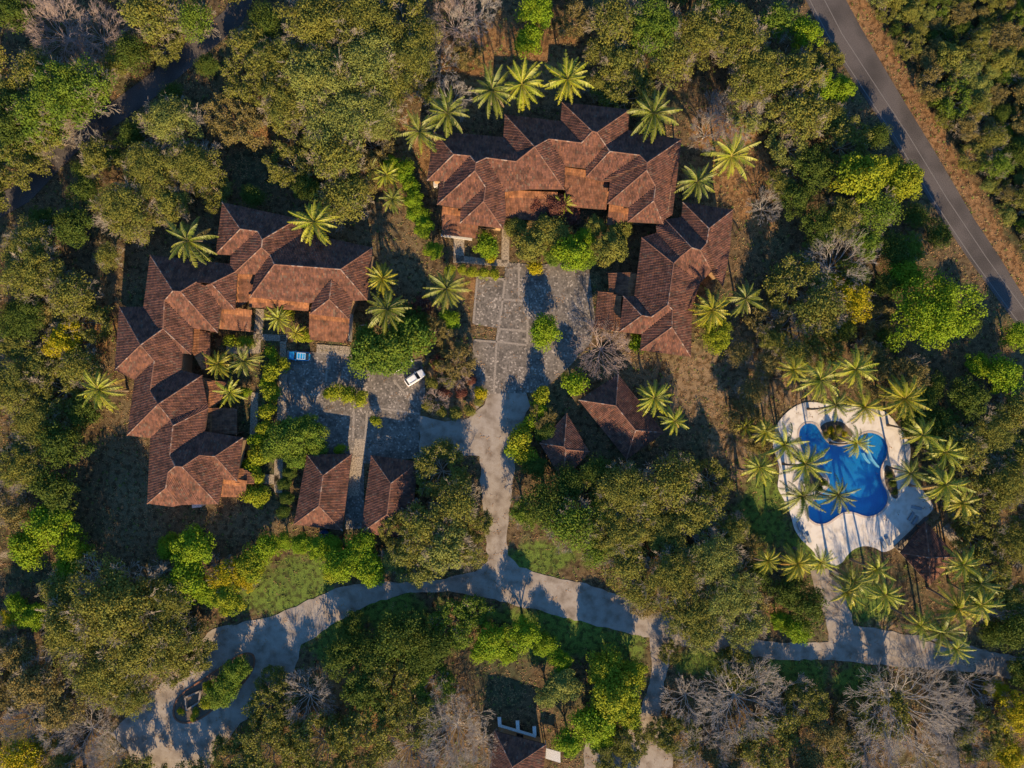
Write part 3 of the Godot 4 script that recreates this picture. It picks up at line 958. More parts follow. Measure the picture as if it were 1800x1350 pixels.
func cut(rings: Array[PackedVector2Array], hole: PackedVector2Array) -> Array[PackedVector2Array]:
	# split every ring along a line through the hole, then clip the hole from both halves
	var c := Vector2.ZERO
	for q in hole:
		c += q
	c /= hole.size()
	var out: Array[PackedVector2Array] = []
	var far := 500.0
	for half in [PackedVector2Array([Vector2(-far, -far), Vector2(c.x, -far), Vector2(c.x, far), Vector2(-far, far)]), PackedVector2Array([Vector2(c.x, -far), Vector2(far, -far), Vector2(far, far), Vector2(c.x, far)])]:
		for r in rings:
			for h in Geometry2D.intersect_polygons(r, half):
				for e in Geometry2D.clip_polygons(h, hole):
					out.append(e)
	return out

func lounger(at: Vector3, turn: float, label: String):
	var o := thing("sun_lounger", label, "lounger", at, turn, "loungers on the pool deck")
	var b := MB.new()
	b.box(Vector3(-0.33, 0.26, -0.55), Vector3(0.33, 0.33, 1.0))
	part("frame", b.done(), mats.wicker, o)
	b = MB.new()
	b.box(Vector3(-0.30, 0.33, -0.5), Vector3(0.30, 0.40, 0.97))
	part("cushion", b.done(), mats.cushion, o)
	b = MB.new()
	b.box(Vector3(-0.32, 0, -0.05), Vector3(0.32, 0.08, 0.72))
	part("backrest", b.done(), mats.cushion, o, Vector3(0, 0.33, -0.5), Vector3(deg_to_rad(35), PI, 0))
	b = MB.new()
	b.box(Vector3(-0.03, 0, -0.03), Vector3(0.03, 0.26, 0.03))
	var lm := b.done()
	for s in [[-0.28, -0.45], [0.28, -0.45], [-0.28, 0.9], [0.28, 0.9]]:
		part("leg", lm, mats.wicker, o, Vector3(s[0], 0, s[1]))

# ------------------------------------------------------------------ vehicles and small things
func loft(secs: Array, col := Color.WHITE) -> ArrayMesh:
	# secs: [z, half-width, y0, y1, roundness]; closed loops of 14 points joined along z
	var b := MB.new()
	var np := 16
	var loops := []
	for s in secs:
		var l := PackedVector3Array()
		for k in np:
			var a := TAU * k / np
			var e: float = s[4]
			var cx := signf(cos(a)) * pow(absf(cos(a)), e)
			var cy := signf(sin(a)) * pow(absf(sin(a)), e)
			l.push_back(Vector3(cx * s[1], (s[2] + s[3]) / 2.0 + cy * (s[3] - s[2]) / 2.0, s[0]))
		loops.append(l)
	for j in loops.size() - 1:
		for k in np:
			var k2 := (k + 1) % np
			b.quad(loops[j][k], loops[j][k2], loops[j + 1][k2], loops[j + 1][k], col)
	for e in [0, loops.size() - 1]:
		var c := Vector3.ZERO
		for q in loops[e]:
			c += q
		c /= np
		for k in np:
			b.tri(c, loops[e][k], loops[e][(k + 1) % np], col)
	return b.done()

func car(label: String, at: Vector3, turn: float, paint: Material, rack := false, suv := true):
	var o := thing("parked_car", label, "car", at, turn, "cars parked in the stone court")
	var l := 2.2
	part("body", loft([[-l, 0.55, 0.35, 0.72, 0.6], [-l + 0.12, 0.80, 0.26, 0.86, 0.45], [-1.3, 0.90, 0.22, 0.96, 0.35], [-0.6, 0.92, 0.22, 1.0, 0.32], [0.9, 0.92, 0.22, 1.02, 0.32], [1.7, 0.90, 0.25, 1.0, 0.35], [l - 0.1, 0.80, 0.30, 0.92, 0.45], [l, 0.6, 0.38, 0.8, 0.6]]), paint, o)
	var top := 1.62 if suv else 1.45
	part("windows", loft([[-1.0, 0.74, 0.9, 0.98, 0.4], [-0.35, 0.73, 0.9, top - 0.1, 0.4], [0.3, 0.74, 0.9, top - 0.06, 0.4], [1.35, 0.72, 0.9, top - 0.1, 0.4], [2.0, 0.68, 0.9, 1.02, 0.5]]), mats.glass, o)
	part("roof", loft([[-0.38, 0.62, top - 0.14, top - 0.06, 0.5], [-0.15, 0.70, top - 0.12, top, 0.5], [1.0, 0.70, top - 0.12, top + 0.01, 0.5], [1.55, 0.64, top - 0.2, top - 0.08, 0.5]]), paint, o)
	for s in [-1, 1]:
		var b := MB.new()
		b.tube(PackedVector3Array([Vector3(s * 0.74, 0.95, -0.95), Vector3(s * 0.66, top - 0.08, -0.3)]), PackedFloat32Array([0.05, 0.05]), 5)
		part("pillar", b.done(), paint, o)
		for z in [-1.38, 1.32]:
			var w := MB.new()
			w.tube(PackedVector3Array([Vector3(-0.11, 0, 0), Vector3(-0.10, 0, 0), Vector3(0.10, 0, 0), Vector3(0.11, 0, 0)]), PackedFloat32Array([0.27, 0.33, 0.33, 0.27]), 16)
			var ww := part("wheel", w.done(), mats.rubber, o, Vector3(s * 0.84, 0.33, z))
			var r := MB.new()
			r.tube(PackedVector3Array([Vector3(-0.12, 0, 0), Vector3(0.12, 0, 0)]), PackedFloat32Array([0.2, 0.2]), 12)
			part("rim", r.done(), mats.alloy, ww)
		part("headlight", loft([[-0.08, 0.12, -0.06, 0.06, 0.8], [0.06, 0.15, -0.07, 0.07, 0.8]]), mats.lamp, o, Vector3(s * 0.6, 0.68, -l + 0.1))
		part("tail_light", loft([[-0.06, 0.10, -0.08, 0.08, 0.8], [0.05, 0.08, -0.07, 0.07, 0.8]]), mats.tail, o, Vector3(s * 0.68, 0.78, l - 0.06))
		var mi := MB.new()
		mi.box(Vector3(-0.09, -0.06, -0.06), Vector3(0.09, 0.07, 0.06))
		part("mirror", mi.done(), paint, o, Vector3(s * 1.0, 1.02, -0.65))
		var rl := MB.new()
		rl.tube(PackedVector3Array([Vector3(s * 0.62, top + 0.06, -0.2), Vector3(s * 0.62, top + 0.07, 1.5)]), PackedFloat32Array([0.035, 0.035]), 6)
		part("roof_rail", rl.done(), mats.paint_white if rack else mats.rubber, o)
	if rack:
		for z in [-0.1, 0.45, 1.0, 1.45]:
			var cb := MB.new()
			cb.tube(PackedVector3Array([Vector3(-0.66, top + 0.09, z), Vector3(0.66, top + 0.09, z)]), PackedFloat32Array([0.035, 0.035]), 6)
			part("crossbar", cb.done(), mats.paint_white, o)

func small_things():
	car("blue off-road car with a pale roof rack in the parking court's corner", px(528, 626), deg_to_rad(86), mats.paint_blue, true)
	car("white car parked with its nose in the red-brown bushes", px(730, 664) + Vector3(0, 0.06, 0), deg_to_rad(-57), mats.paint_white)
	car("white car mostly hidden under the green tree, beside the open white car", px(708, 639) + Vector3(0, 0.06, 0), deg_to_rad(-57), mats.paint_white)
	car("silver car nose showing under the tree by the left house's end wall", px(640, 590), deg_to_rad(185), mats.paint_silver, false, false)
	# blue tank behind the left garage
	var t := thing("water_tank", "blue plastic tank tucked against the left garage's lower wall", "tank", px(570, 937))
	var b := MB.new()
	b.tube(PackedVector3Array([Vector3(0, 0, 0), Vector3(0, 1.2, 0), Vector3(0, 1.45, 0), Vector3(0, 1.55, 0)]), PackedFloat32Array([0.85, 0.85, 0.6, 0.25]), 20)
	part("tank", b.done(), mats.paint_tank, t)
	b = MB.new()
	b.tube(PackedVector3Array([Vector3(0, 1.53, 0), Vector3(0, 1.63, 0)]), PackedFloat32Array([0.27, 0.27]), 14)
	part("lid", b.done(), mats.rubber, t)
	t = thing("storage_bin", "small blue bin at the right garage's right wall", "bin", px(733, 836))
	b = MB.new()
	b.box(Vector3(-0.45, 0, -0.7), Vector3(0.45, 0.95, 0.7))
	part("box", b.done(), mats.paint_tank, t)
	b = MB.new()
	b.box(Vector3(-0.5, 0.95, -0.75), Vector3(0.5, 1.02, 0.75))
	part("lid", b.done(), mats.paint_blue, t)
	t = thing("utility_box", "white box standing at the top house's left end", "box", px(767, 327))
	b = MB.new()
	b.box(Vector3(-0.4, 0, -0.45), Vector3(0.4, 1.3, 0.45))
	part("cabinet", b.done(), mats.white_plaster, t)
	b = MB.new()
	b.box(Vector3(-0.45, 1.3, -0.5), Vector3(0.45, 1.36, 0.5))
	part("top", b.done(), mats.white_plaster, t)
	# walls and copings
	for w in [["white garden wall running down from the left house's right end", [[621, 527], [617, 600]], 2.4, 0.35, "white_plaster"], ["pale coping wall in front of the top house's left porch", [[776, 414], [830, 421]], 0.6, 0.5, "white_plaster"], ["white beam across the right wing's porch end", [[1074, 580], [1087, 582]], 3.0, 0.4, "white_plaster"],
		["white parapet behind the lower end of the left house", [[346, 886], [362, 884]], 2.2, 0.8, "white_plaster"]]:
		var o := thing("garden_wall", w[0], "wall")
		part("wall", slab(strip(w[1], w[3]), w[2], w[2]), mats[w[4]], o)
		part("cap", slab(strip(w[1], w[3] + 0.12), w[2] + 0.06, 0.06), mats[w[4]], o)
	# white frame pergola and slab beside the bottom house
	var pg := thing("pergola", "white flat two-bay frame beside the bottom-edge house", "pergola")
	var hh := 2.6
	var pt := [[877.5, 1261, 1.0], [909.5, 1267, 1.0], [939, 1277, 1.0]]
	var fo := [[878.5, 1275], [910.5, 1283.5], [940, 1293]]
	for k in 3:
		var a := px(pt[k][0], pt[k][1], hh)
		var c := px(fo[k][0], fo[k][1], hh)
		part("beam", slab(strip_w([a, c], 0.72), hh, 0.22), mats.white_plaster, pg)
		for q in [c]:
			b = MB.new()
			b.box(Vector3(-0.12, 0, -0.12), Vector3(0.12, hh - 0.22, 0.12))
			part("post", b.done(), mats.white_plaster, pg, Vector3(q.x, 0, q.z))
	part("beam", slab(strip_w([px(876, 1275, hh), px(942, 1294.5, hh)], 0.5), hh + 0.03, 0.22), mats.white_plaster, pg)
	var cn := thing("canopy", "pale flat canopy slab right of the bottom-edge house", "canopy")
	var cp := PackedVector2Array()
	for q in [[960, 1315], [985, 1322], [985, 1341], [959, 1333]]:
		var w3 := px(q[0], q[1], 2.8)
		cp.push_back(Vector2(w3.x, w3.z))
		b = MB.new()
		b.box(Vector3(-0.1, 0, -0.1), Vector3(0.1, 2.7, 0.1))
		part("post", b.done(), mats.white_plaster, cn, Vector3(w3.x * 0.995, 0, w3.z * 0.997))
	part("slab", slab(cp, 2.85, 0.18), mats.white_plaster, cn)
	# planted island in the lower-left loop with a brick kerb and an open sump
	var isl := smooth_closed(poly_px([[306, 1245], [318, 1222], [348, 1200], [378, 1180], [420, 1152], [444, 1150], [446, 1172], [428, 1200], [395, 1228], [360, 1258], [330, 1270], [310, 1264]]), 4)
	blocked.append(isl)
	var pl := thing("planter_island", "brick-kerbed planted island in the lower-left driveway loop", "planter")
	part("soil", slab(isl, 0.12, 0.2), mats.bark, pl)
	var ring := PackedVector2Array(isl)
	for k in range(0, ring.size()):
		var a := ring[k]
		var c := ring[(k + 1) % ring.size()]
		b = MB.new()
		var l := a.distance_to(c)
		b.box(Vector3(-l / 2 * 0.97, 0, -0.16), Vector3(l / 2 * 0.97, 0.26, 0.16))
		part("brick", b.done(), mats.brick, pl, Vector3((a.x + c.x) / 2, 0, (a.y + c.y) / 2), Vector3(0, atan2(-(c.y - a.y), c.x - a.x), 0))
	var sm := thing("sump_wall", "open rectangular masonry pit at the planted island's lower-left end", "pit")
	var sq := [[328, 1224], [355, 1212], [352, 1232], [330, 1246]]
	for k in 4:
		part("wall", slab(strip([sq[k], sq[(k + 1) % 4]], 0.3), 0.75, 0.8), mats.band, sm)

func strip_w(pts: Array, width: float) -> PackedVector2Array:
	var a := Vector2(pts[0].x, pts[0].z)
	var b := Vector2(pts[1].x, pts[1].z)
	var t := (b - a).normalized()
	var nn := Vector2(-t.y, t.x) * width / 2
	return PackedVector2Array([a + nn, b + nn, b - nn, a - nn])

# ------------------------------------------------------------------ vegetation
var crowns := {}
var plants: Array = []        # [node, kind phrase, u, v]

func rdir(r: RandomNumberGenerator, ymin := -1.0) -> Vector3:
	var y := r.randf_range(ymin, 1.0)
	var a := r.randf() * TAU
	var s := sqrt(maxf(0.0, 1.0 - y * y))
	return Vector3(cos(a) * s, y, sin(a) * s)

func leaf(b: MB, p: Vector3, nn: Vector3, r: RandomNumberGenerator, size: float, col: Color):
	var t := nn.cross(rdir(r)).normalized()
	var s := nn.cross(t) * size * 0.34
	var e := t * size * 0.5
	b.quad(p - e, p - s - e * 0.1, p + e, p + s - e * 0.1, col)

# a crown of many small leaves set in clumps over an uneven dome of radius R; its middle is at the origin
func crown(sd: int, R: float, lobes: int, per: int, size: float, squash: float, lobe_r: float) -> ArrayMesh:
	var r := RandomNumberGenerator.new()
	r.seed = sd
	var b := MB.new()
	var ph := [r.randf() * TAU, r.randf() * TAU, r.randf() * TAU]
	for k in lobes:
		var d := rdir(r, -0.25)
		var a := atan2(d.z, d.x)
		var out := 0.80 + 0.13 * sin(a * 2 + ph[0]) + 0.09 * sin(a * 3 + ph[1]) + 0.07 * sin(a * 5 + ph[2])
		var fr := pow(r.randf(), 0.55) * (1.0 - lobe_r * 0.6)
		var c := Vector3(d.x * R * fr * out, d.y * R * squash * (0.45 + 0.55 * fr) + r.randf_range(-0.06, 0.06) * R, d.z * R * fr * out)
		var lr := R * lobe_r * r.randf_range(0.65, 1.25)
		var tint := r.randf_range(0.72, 1.25)
		var warm := r.randf_range(-0.16, 0.20)
		var cnt := int(per * r.randf_range(0.7, 1.3))
		for q in cnt:
			var e := rdir(r, -0.55)
			var p := c + Vector3(e.x, e.y * 0.75, e.z) * lr * (0.35 + 0.85 * sqrt(r.randf()))
			var nn := (e * 0.8 + Vector3.UP * 0.35 + rdir(r) * 0.75).normalized()
			var j := tint * r.randf_range(0.82, 1.18)
			leaf(b, p, nn, r, size * r.randf_range(0.7, 1.3), Color(j * (1.0 + warm), j, j * (1.0 - warm * 0.5)))
	return b.done()

func trunk_mesh(sd: int, h: float, R: float, squash: float) -> ArrayMesh:
	var r := RandomNumberGenerator.new()
	r.seed = sd
	var b := MB.new()
	var lean := Vector3(r.randf_range(-0.3, 0.3), 0, r.randf_range(-0.3, 0.3))
	var fork := Vector3(lean.x, h * 0.45, lean.z)
	var w := 0.05 * R + 0.05
	b.tube(PackedVector3Array([Vector3.ZERO, fork * 0.5 + Vector3(0.05, 0, 0), fork]), PackedFloat32Array([w * 1.3, w, w * 0.85]), 7)
	for k in 5:
		var a := TAU * k / 5.0 + r.randf()
		var e := Vector3(cos(a) * R * 0.6, h + r.randf_range(-0.1, 0.25) * R * squash, sin(a) * R * 0.6)
		b.tube(PackedVector3Array([fork, fork.lerp(e, 0.5) + Vector3(0, 0.06 * R, 0), e]), PackedFloat32Array([w * 0.6, w * 0.4, w * 0.15]), 5)
	return b.done()

func limb(b: MB, r: RandomNumberGenerator, p: Vector3, d: Vector3, l: float, w: float, depth: int, tips: PackedVector3Array):
	var mid := p + d * l * 0.5 + rdir(r) * l * 0.07
	var e := p + d * l + rdir(r) * l * 0.08
	if depth > 1:
		b.tube(PackedVector3Array([p, mid, e]), PackedFloat32Array([w, w * 0.82, w * 0.62]), 4 if depth > 3 else 3, Color.WHITE, false)
	else:
		b.tube(PackedVector3Array([p, e]), PackedFloat32Array([w, w * 0.6]), 3, Color.WHITE, false)
	tips.push_back(e)
	if depth <= 0:
		return
	var cnt := 3
	for k in cnt:
		var q := (d + rdir(r) * 0.58 + Vector3(0, 0.06, 0)).normalized()
		limb(b, r, e if k < 2 else mid.lerp(e, 0.4), q, l * r.randf_range(0.55, 0.82), maxf(w * 0.66, 0.016), depth - 1, tips)

# a leafless tree: [trunk mesh, branches mesh, twig ends]
func bare(sd: int, R: float, h: float, n0 := 9, w0 := 0.075) -> Array:
	var r := RandomNumberGenerator.new()
	r.seed = sd
	var t := MB.new()
	var fork := Vector3(r.randf_range(-0.3, 0.3), h * 0.32, r.randf_range(-0.3, 0.3))
	t.tube(PackedVector3Array([Vector3.ZERO, fork * 0.6, fork]), PackedFloat32Array([0.26, 0.2, 0.17]), 8)
	var b := MB.new()
	var tips := PackedVector3Array()
	for k in n0:
		var a := TAU * (k + r.randf() * 0.7) / n0
		var up := r.randf_range(0.45, 1.3)
		limb(b, r, fork - Vector3(0, r.randf() * 0.4, 0), Vector3(cos(a), up, sin(a)).normalized(), R * 0.36, w0, 5, tips)
	return [t.done(), b.done(), tips]

func make_crowns():
	# R, lobes, leaves per lobe, leaf size, squash, lobe radius
	crowns["s"] = []
	crowns["f"] = []
	crowns["b"] = []
	crowns["l"] = []
	for k in 4:
		crowns.s.append({"R": 2.2, "h": 1.9, "c": crown(100 + k, 2.2, 34, 60, 0.29, 0.72, 0.34), "t": trunk_mesh(900 + k, 1.9, 2.2, 0.7)})
	for k in 5:
		crowns.f.append({"R": 4.8, "h": 5.2, "c": crown(200 + k, 4.8, 125, 58, 0.28, 0.50, [0.16, 0.2, 0.15, 0.23, 0.18][k]), "t": trunk_mesh(910 + k, 5.2, 4.8, 0.5)})
	for k in 4:
		crowns.b.append({"R": 4.6, "h": 4.6, "c": crown(300 + k, 4.6, 66, 125, [0.36, 0.30, 0.40, 0.33][k], 0.60, [0.25, 0.22, 0.28, 0.2][k]), "t": trunk_mesh(920 + k, 4.6, 4.6, 0.6)})
	for k in 3:
		crowns.l.append({"R": 8.2, "h": 7.4, "c": crown(400 + k, 8.2, 250, 78, 0.29, 0.40, [0.13, 0.11, 0.15][k]), "t": trunk_mesh(930 + k, 7.4, 8.2, 0.4)})
	crowns["bare"] = []
	crowns["sparse"] = []
	crowns["wide"] = []
	for k in 3:
		var q := bare(560 + k, 9.0, 8.5, 14, 0.085)
		var ext := 0.0
		for p in q[2]:
			ext = maxf(ext, Vector2(p.x, p.z).length())
		crowns.wide.append({"R": ext * 0.86, "h": 6.8, "c": q[1], "t": q[0]})
	for k in 5:
		var q := bare(500 + k, 6.0, 7.0)
		var lo := 1e9
		var ext := 0.0
		var top := 0.0
		for p in q[2]:
			ext = maxf(ext, Vector2(p.x, p.z).length())
			top = maxf(top, p.y)
		crowns.bare.append({"R": ext * 0.86, "h": 5.5, "c": q[1], "t": q[0], "top": top})
	for k in 4:
		var q := bare(600 + k, 5.0, 6.0)
		var r := RandomNumberGenerator.new()
		r.seed = 700 + k
		var b := MB.new()
		var ext := 0.0
		for p in q[2]:
			ext = maxf(ext, Vector2(p.x, p.z).length())
			var tint := r.randf_range(0.75, 1.25)
			if r.randf() < 0.38:
				continue
			for e in 5:
				var j := tint * r.randf_range(0.75, 1.25)
				leaf(b, p + rdir(r) * r.randf_range(0.1, 0.55), (rdir(r) + Vector3.UP * 0.6).normalized(), r, r.randf_range(0.2, 0.34), Color(j, j, j))
		crowns.sparse.append({"R": ext * 0.86, "h": 4.8, "c": q[1], "t": q[0], "f": b.done()})

var pick := 0

func tree(u: float, v: float, rpx: float, kind: String, tone: String, scrub := false):
	pick += 1
	var big := rpx * 0.945 / PXM
	if kind == "t" or kind == "g":
		big *= 1.05
	if kind == "t" and big < 6.2 and tone in ["olive", "drab", "pale"] and pick % 3 == 0:
		kind = "sparse"
	var fam := kind
	if kind == "t":
		fam = "f" if big < 6.6 else "l"
	elif kind == "bare" and big > 6.0:
		fam = "wide"
	elif kind == "g":
		fam = "b"
	elif kind == "s":
		fam = "s"
	var lib: Array = crowns[fam]
	var q: Dictionary = lib[(pick * 7 + int(u)) % lib.size()]
	var sc: float = big / q.R
	var tall: float = sc * rng.randf_range(0.80, 1.0)
	if kind == "s":
		tall = sc
	var hc: float = q.h * tall
	var at := px(u, v, hc)
	at.y = 0.0
	var words := {"olive": "olive-green", "drab": "drab brown-green", "dark": "dark green", "mid": "mid-green", "bright": "bright green", "lime": "lime green", "yellow": "yellow-leaved", "pale": "pale green", "red": "dark red-leaved", "teal": "blue-green", "grey": "grey leafless", "brown": "brown leafless", "tan": "tan leafless"}
	var called := "broadleaf_tree"
	var cat := "tree"
	var noun := "tree"
	if kind == "s":
		called = "shrub"
		cat = "shrub"
		noun = "shrub"
	elif kind == "bare":
		called = "leafless_tree"
	elif kind == "sparse":
		called = "thinly_leaved_tree"
		noun = "twiggy tree"
	elif kind == "g":
		called = "round_crowned_tree"
	if scrub:
		called = "scrub_tree"
		noun = "scrub tree"
	var o := thing(called, "", cat, at, rng.randf() * TAU, "")
	o.scale = Vector3(sc, tall, sc)
	var tk := part("trunk", q.t, mats.bark if not (kind in ["bare"]) else mats["bare_" + tone], o)
	if kind == "bare":
		part("branches", q.c, mats["bare_" + tone], o)
	elif kind == "sparse":
		part("branches", q.c, mats.bare_tan, o)
		part("foliage", q.f, mats["leaf_" + tone], o)
	else:
		part("crown", q.c, mats["leaf_" + tone], o, Vector3(0, q.h, 0))
		if kind == "t" and tone in ["olive", "drab", "pale", "mid", "yellow"]:
			var bq: Dictionary = crowns.bare[pick % crowns.bare.size()]
			var f: float = q.R / bq.R * 0.9
			part("branches", bq.c, mats.bare_tan, o, Vector3(0, 0.0, 0), Vector3.ZERO, Vector3(f, (q.h + (0.5 if fam == "f" else 0.4) * q.R * 1.12) / bq.top, f))
	var size := ""
	if big > 7.5:
		size = "very broad "
	elif big < 2.6 and kind != "s":
		size = "small "
	plants.append([o, size + words[tone] + " " + noun, u, v])

# ---- palms
var frond_lib: Array = []

func frond(sd: int, length: float, lift: float, droop: float, base: Vector3) -> ArrayMesh:
	var r := RandomNumberGenerator.new()
	r.seed = sd
	var b := MB.new()
	var pts := PackedVector3Array()
	var rad := PackedFloat32Array()
	var n := 12
	var p := Vector3.ZERO
	var ang := lift
	for k in n + 1:
		pts.push_back(p)
		rad.push_back(lerpf(0.06, 0.015, float(k) / n))
		p += Vector3(cos(ang), sin(ang), 0) * length / n
		ang -= droop / n
	b.tube(pts, rad, 4, Color(0.34, 0.29, 0.07), false)
	var m := 31
	for k in m:
		var f := (k + 0.8) / (m + 0.5)
		var ff := f * n
		var i0 := mini(int(ff), n - 1)
		var q := pts[i0].lerp(pts[i0 + 1], ff - i0)
		var t := (pts[i0 + 1] - pts[i0]).normalized()
		var up := Vector3(-t.y, t.x, 0)
		var ll := length * 0.125 * sin(PI * clampf(0.12 + f * 0.86, 0, 1)) + 0.12
		for s in [-1, 1]:
			if r.randf() < 0.06:
				continue
			var lk := ll * r.randf_range(0.78, 1.15)
			var d: Vector3 = (Vector3(0, 0, s) * 1.0 + t * (0.45 + f * 0.5) - up * r.randf_range(0.45, 1.1) + rdir(r) * 0.12).normalized()
			var w := t * 0.055
			var j := r.randf_range(0.75, 1.25)
			var c := Color(base.x * j, base.y * j, base.z * j)
			var e := q + d * lk
			b.quad(q - w, q + w, e + w * 0.25 - up * 0.06, e - w * 0.25 - up * 0.06, c)
	return b.done()

func make_fronds():
	var g := Vector3(0.170, 0.240, 0.012)
	var y := Vector3(0.42, 0.38, 0.012)
	var k := 0
	for q in [[72, 70], [55, 85], [40, 92], [26, 90], [12, 80], [-2, 66]]:
		for e in 2:
			frond_lib.append(frond(800 + k, 4.3, deg_to_rad(q[0]), deg_to_rad(q[1]), g.lerp(y, 0.12 + 0.10 * (k % 5))))
			k += 1
	frond_lib.append(frond(850, 4.0, deg_to_rad(-20), deg_to_rad(50), Vector3(0.36, 0.27, 0.05)))
	frond_lib.append(frond(851, 3.8, deg_to_rad(-35), deg_to_rad(40), Vector3(0.30, 0.19, 0.07)))

func palm(u: float, v: float, rpx: float, tall := 8.5):
	var sc := rpx * 1.08 / PXM / 4.25
	var top := px(u, v, tall)
	var lean := Vector3(rng.randf_range(-1.4, 1.4), 0, rng.randf_range(-1.4, 1.4)) * tall / 9.0
	var base := top - lean
	base.y = 0.0
	var o := thing("palm_tree", "", "palm tree", base)
	var b := MB.new()
	var n := 7
	var pts := PackedVector3Array()
	var rad := PackedFloat32Array()
	for k in n + 1:
		var f := float(k) / n
		pts.push_back(Vector3(lean.x * f * f, tall * f, lean.z * f * f))
		rad.push_back(lerpf(0.24, 0.13, f) + (0.1 if k == 0 else 0.0))
	b.tube(pts, rad, 8)
	part("trunk", b.done(), mats.palm_bark, o)
	var cnt := rng.randi_range(23, 31)
	var spin := rng.randf() * TAU
	var tilt := Basis(rdir(rng, 0.0).cross(Vector3.UP).normalized(), rng.randf_range(0.0, 0.28))
	var fm: Material = mats[["frond", "frond_dull", "frond", "frond_gold"][rng.randi() % 4]]
	for k in cnt:
		var a := spin + k * 2.39996 + rng.randf_range(-0.22, 0.22)
		var q := int(clampf(float(k) / cnt * 12.0 + rng.randf_range(-1.2, 1.2), 0, 11))
		if k >= cnt - 4 and rng.randf() < 0.5:
			q = 12 + (k % 2)
		var fo := part("frond", frond_lib[q], fm, o, Vector3(lean.x, tall, lean.z))
		fo.basis = (tilt * Basis(Vector3.UP, a) * Basis(Vector3.RIGHT, rng.randf_range(-0.3, 0.3))).scaled(Vector3.ONE * sc * rng.randf_range(0.72, 1.14))
	# a cluster of nuts under the crown
	var nb := MB.new()
	for k in 6:
		var a := TAU * k / 6.0
		nb.tube(PackedVector3Array([Vector3(cos(a) * 0.26, -0.32, sin(a) * 0.26), Vector3(cos(a) * 0.28, -0.18, sin(a) * 0.28), Vector3(cos(a) * 0.24, -0.05, sin(a) * 0.24)]), PackedFloat32Array([0.05, 0.13, 0.04]), 6)
	part("coconuts", nb.done(), mats.leaf_olive, o, Vector3(lean.x, tall, lean.z))
	plants.append([o, "palm", u, v])

